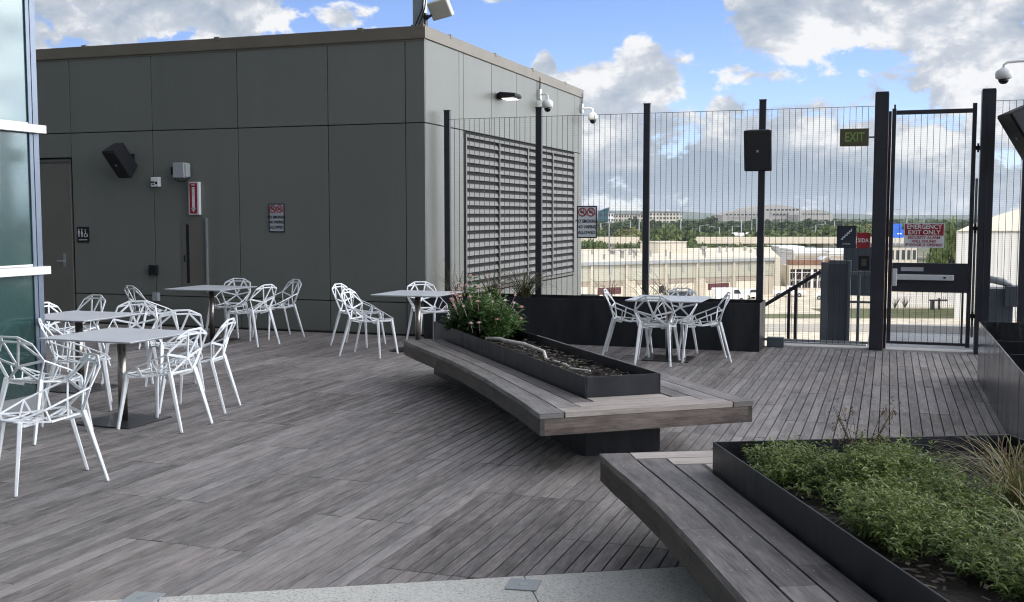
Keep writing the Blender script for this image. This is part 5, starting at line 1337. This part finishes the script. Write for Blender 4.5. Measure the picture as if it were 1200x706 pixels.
# low white fence and shrubs seen under the push bar
wf = rot_empty('white_fence', vpos(1030, 163), 163, -12, 0, 'low white picket fence seen under the push bar of the gate', 'fence')
mb = MB()
for i in range(46): mb.box(i*.32, 0, 0, i*.32+.20, .06, 2.1)
mb.box(0, .07, .5, 14.6, .12, .65); mb.box(0, .07, 1.6, 14.6, .12, 1.75); mb.build('pickets', M['carwhite'], wf)
for px, D, lab in ((1050, 160, 'bare dry shrub before the white fence, nearer the gate post'), (1062, 161, 'bare dry shrub before the white fence, farther right')):
    e = rot_empty('dry_shrub', vpos(px, D), D, -12, 0, lab, 'shrub', 'bare shrubs by the white fence'); mb = MB()
    for i in range(22): a = random.uniform(0, 6.28); l = random.uniform(.8, 1.9); mb.tube([(0, 0, 0), (math.cos(a)*l*.5, math.sin(a)*l*.5, l)], [.04, .02], 4)
    mb.build('branches', M['bark'], e)
ut = rot_empty('utility_stand', vpos(1098, 158), 158, -12, 0, 'dark utility stand on the lawn seen under the push bar', 'utility box')
mb = MB(); mb.box(-.7, -.3, 0, -.3, .3, 1.3); mb.box(.4, -.2, 0, .6, .2, 1.7); mb.box(-.9, -.2, 1.3, 1.6, .2, 1.5); mb.build('frame', M['post'], ut)
# low buildings seen through the gate above the bar
far_building('depot_building', 1036, 1075, 289, 300, 20, 1, 6, M['farwall'], 'low beige depot building seen through the gate below the blue sign')
rp_ = empty('flyover', (0, 0, 0), 0, 'beige flyover parapet seen through the gate behind the emergency sign', 'bridge'); p0 = far_at(1030, 282, 340); rp_.location = (p0.x, p0.y, -12); rp_.rotation_euler = (0, 0, YAW+R(-4))
mb = MB(); mb.box(80, .0, 4.2, 90, .4, 5.6); mb.build('parapet', M['road'], rp_)
bpy.data.objects.remove(kids(rp_)[0]); bpy.data.objects.remove(rp_)

# ------------------------------------------------------------------ haze
HAZE = True
if HAZE:
    mb = MB(); mb.box(-4700, -4700, -13.5, 4700, 4700, 60)
    m = bpy.data.materials.new('haze_air'); m.use_nodes = True; nt = m.node_tree; nt.nodes.clear()
    out = nt.nodes.new('ShaderNodeOutputMaterial'); pv = nt.nodes.new('ShaderNodeVolumePrincipled'); pv.inputs['Color'].default_value = (.78, .86, .97, 1); pv.inputs['Density'].default_value = 0.00010; pv.inputs['Anisotropy'].default_value = 0.
    nt.links.new(pv.outputs[0], out.inputs['Volume'])
    tag(mb.build('haze', m), kind='stuff')

# ------------------------------------------------------------------ light, sky, camera
SUN_AZ = R(186)   # compass-like angle of the sun, clockwise from +y (behind the viewer, slightly left)
SUN_EL = R(40)
sd_ = bpy.data.lights.new('sun', 'SUN'); sd_.energy = 3.4; sd_.angle = R(.53); sd_.color = (1, .955, .88)
so = bpy.data.objects.new('sun', sd_); COL.objects.link(so)
sun_dir = Vector((math.sin(SUN_AZ)*math.cos(SUN_EL), math.cos(SUN_AZ)*math.cos(SUN_EL), math.sin(SUN_EL)))
so.rotation_euler = sun_dir.to_track_quat('Z', 'Y').to_euler(); so.location = sun_dir*100

w = bpy.data.worlds.new('World'); scene.world = w; w.use_nodes = True; nt = w.node_tree; nt.nodes.clear(); L = nt.links
out = nt.nodes.new('ShaderNodeOutputWorld'); bg1 = nt.nodes.new('ShaderNodeBackground'); bg2 = nt.nodes.new('ShaderNodeBackground'); mix = nt.nodes.new('ShaderNodeMixShader')
sky = nt.nodes.new('ShaderNodeTexSky'); sky.sky_type = 'NISHITA'; sky.sun_disc = False; sky.sun_elevation = SUN_EL; sky.sun_rotation = SUN_AZ; sky.altitude = 50; sky.air_density = 1.0; sky.dust_density = .15; sky.ozone_density = 1.5
tn = nt.nodes.new('ShaderNodeMixRGB'); tn.blend_type = 'MULTIPLY'; tn.inputs[0].default_value = 1; tn.inputs[2].default_value = (.74, .80, 1.12, 1); L.new(sky.outputs[0], tn.inputs[1]); L.new(tn.outputs[0], bg1.inputs[0]); bg1.inputs[1].default_value = .12
tc = nt.nodes.new('ShaderNodeTexCoord'); sp = nt.nodes.new('ShaderNodeSeparateXYZ'); L.new(tc.outputs['Generated'], sp.inputs[0])
def mth(op, a, b=None, c=None, clamp=False):
    n = nt.nodes.new('ShaderNodeMath'); n.operation = op; n.use_clamp = clamp
    for i, x in enumerate((a, b, c)):
        if x is None: continue
        if isinstance(x, (int, float)): n.inputs[i].default_value = x
        else: L.new(x, n.inputs[i])
    return n.outputs[0]
az = mth('ADD', mth('ARCTAN2', sp.outputs[0], sp.outputs[1]), YAW)      # 0 straight ahead of the terrace view, + to the right
el = mth('ARCSINE', sp.outputs[2])
def noise3(sx, sy, off, detail=8., rough=.55, dist=0.):
    cb = nt.nodes.new('ShaderNodeCombineXYZ'); L.new(mth('MULTIPLY', az, sx), cb.inputs[0]); L.new(mth('MULTIPLY_ADD', el, sy, off), cb.inputs[1]); cb.inputs[2].default_value = off*1.7
    n = nt.nodes.new('ShaderNodeTexNoise'); n.inputs['Scale'].default_value = 1.; n.inputs['Detail'].default_value = detail; n.inputs['Roughness'].default_value = rough; n.inputs['Distortion'].default_value = dist
    L.new(cb.outputs[0], n.inputs['Vector']); return n.outputs['Fac']
def blob(px, py, rx, ry, gain=1.):
    a0 = (px-600)/1275; e0 = (252-py)/1275
    dx = mth('DIVIDE', mth('SUBTRACT', az, a0), rx/1275); dy = mth('DIVIDE', mth('SUBTRACT', el, e0), ry/1275)
    r2 = mth('SQRT', mth('ADD', mth('MULTIPLY', dx, dx), mth('MULTIPLY', dy, dy)))
    return mth('MULTIPLY', mth('SUBTRACT', 1., r2), gain)
acc = None
for bl in ((120, 15, 230, 62), (285, 20, 62, 48), (405, 30, 40, 18, .6), (590, 2, 26, 12, .5), (765, 88, 48, 42), (700, 118, 75, 40), (640, 84, 14, 24, .8), (720, 150, 130, 30, .8),
           (1080, 10, 220, 85, 1.1), (1150, 100, 150, 60), (900, 30, 60, 60), (930, 205, 420, 85, 1.0), (60, 110, 300, 60, .5), (845, 130, 30, 22, .6), (880, 95, 40, 12, .4)):
    v = blob(*bl); acc = v if acc is None else mth('MAXIMUM', acc, v)
# general cloud field for the rest of the sky
gen = mth('MULTIPLY_ADD', noise3(1.6, 3.2, 4.1, 3.), 4.2, -1.75)
out_of_view = mth('GREATER_THAN', mth('ADD', mth('MULTIPLY', mth('ABSOLUTE', az), 1.9), el), .99)
hi = mth('GREATER_THAN', el, .24)
sel = mth('MAXIMUM', out_of_view, hi)
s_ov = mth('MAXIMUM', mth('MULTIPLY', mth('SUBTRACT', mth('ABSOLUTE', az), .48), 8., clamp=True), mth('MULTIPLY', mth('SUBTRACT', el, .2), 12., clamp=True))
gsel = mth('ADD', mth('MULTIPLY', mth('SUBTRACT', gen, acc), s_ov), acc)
nA = noise3(17., 26., 1.3, 10., .60, .25)
nB = noise3(48., 70., 7.7, 8., .6, .2)
dens = mth('ADD', gsel, mth('ADD', mth('MULTIPLY_ADD', nA, 2.7, -1.35), mth('MULTIPLY_ADD', nB, .7, -.35)))
mr = nt.nodes.new('ShaderNodeMapRange'); mr.interpolation_type = 'SMOOTHSTEP'; L.new(dens, mr.inputs['Value']); mr.inputs['From Min'].default_value = .02; mr.inputs['From Max'].default_value = .30
mask = mr.outputs[0]
# light and shade inside the cloud: thick bases grey, upper edges bright
nA2 = noise3(17., 26., 1.3+.35, 10., .60, .25)
nL = noise3(7., 14., 3.3, 5., .5)
lit = mth('ADD', mth('MULTIPLY', mth('SUBTRACT', nA, nA2), 2.2), mth('MULTIPLY_ADD', nL, 1.7, -.28))
lit = mth('SUBTRACT', lit, mth('MULTIPLY', mth('SUBTRACT', dens, .5), .22))
lit = mth('SUBTRACT', lit, mth('MULTIPLY', mth('SUBTRACT', .115, el), 4.5, clamp=True))
cr_ = nt.nodes.new('ShaderNodeValToRGB'); e_ = cr_.color_ramp.elements; e_[0].position = .05; e_[0].color = (.36, .43, .52, 1); e_[1].position = .78; e_[1].color = (.90, .90, .90, 1); e3 = cr_.color_ramp.elements.new(.5); e3.color = (.56, .60, .66, 1)
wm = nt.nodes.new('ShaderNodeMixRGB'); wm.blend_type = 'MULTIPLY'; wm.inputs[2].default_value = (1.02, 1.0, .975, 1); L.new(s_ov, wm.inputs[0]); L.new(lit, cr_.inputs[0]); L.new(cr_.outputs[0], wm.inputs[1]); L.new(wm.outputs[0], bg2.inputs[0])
# added brightness on unseen clouds to the right, lighting side wall and deck
right_fill = mth('MULTIPLY', mth('SUBTRACT', az, .55), 2.2, clamp=True)
right_fill = mth('MULTIPLY', right_fill, mth('MULTIPLY', mth('SUBTRACT', 2.7, az), 2., clamp=True))
zb = mth('ADD', mth('MULTIPLY_ADD', s_ov, .1, 1.0), mth('MULTIPLY', right_fill, mth('MULTIPLY', mth('SUBTRACT', 1.25, el, None, True), 9.5)))
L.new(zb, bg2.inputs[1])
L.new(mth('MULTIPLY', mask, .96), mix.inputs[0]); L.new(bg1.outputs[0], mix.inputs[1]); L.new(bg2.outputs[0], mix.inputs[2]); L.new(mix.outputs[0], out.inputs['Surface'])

cd = bpy.data.cameras.new('camera'); cam = bpy.data.objects.new('camera', cd); COL.objects.link(cam)
cam.location = (0, 0, CAM_H); cd.sensor_width = 36; cd.sensor_fit = 'HORIZONTAL'; cd.lens = 36*1275/1200; cd.clip_end = 20000; cd.clip_start = .05
cam.rotation_euler = (R(90)-math.atan(100.5/1275), 0, YAW)
scene.camera = cam
scene.view_settings.view_transform = 'Standard'; scene.view_settings.look = 'None'; scene.view_settings.exposure = 0.08; scene.view_settings.gamma = 1; scene.view_settings.use_curve_mapping = False
cy = scene.cycles; cy.filter_width = 1.15; cy.use_denoising = True; cy.max_bounces = 6; cy.diffuse_bounces = 3; cy.glossy_bounces = 3; cy.transmission_bounces = 3; cy.transparent_max_bounces = 6; cy.use_adaptive_sampling = True; cy.adaptive_threshold = .015
try: cy.denoiser = 'OPENIMAGEDENOISE'
except Exception: pass
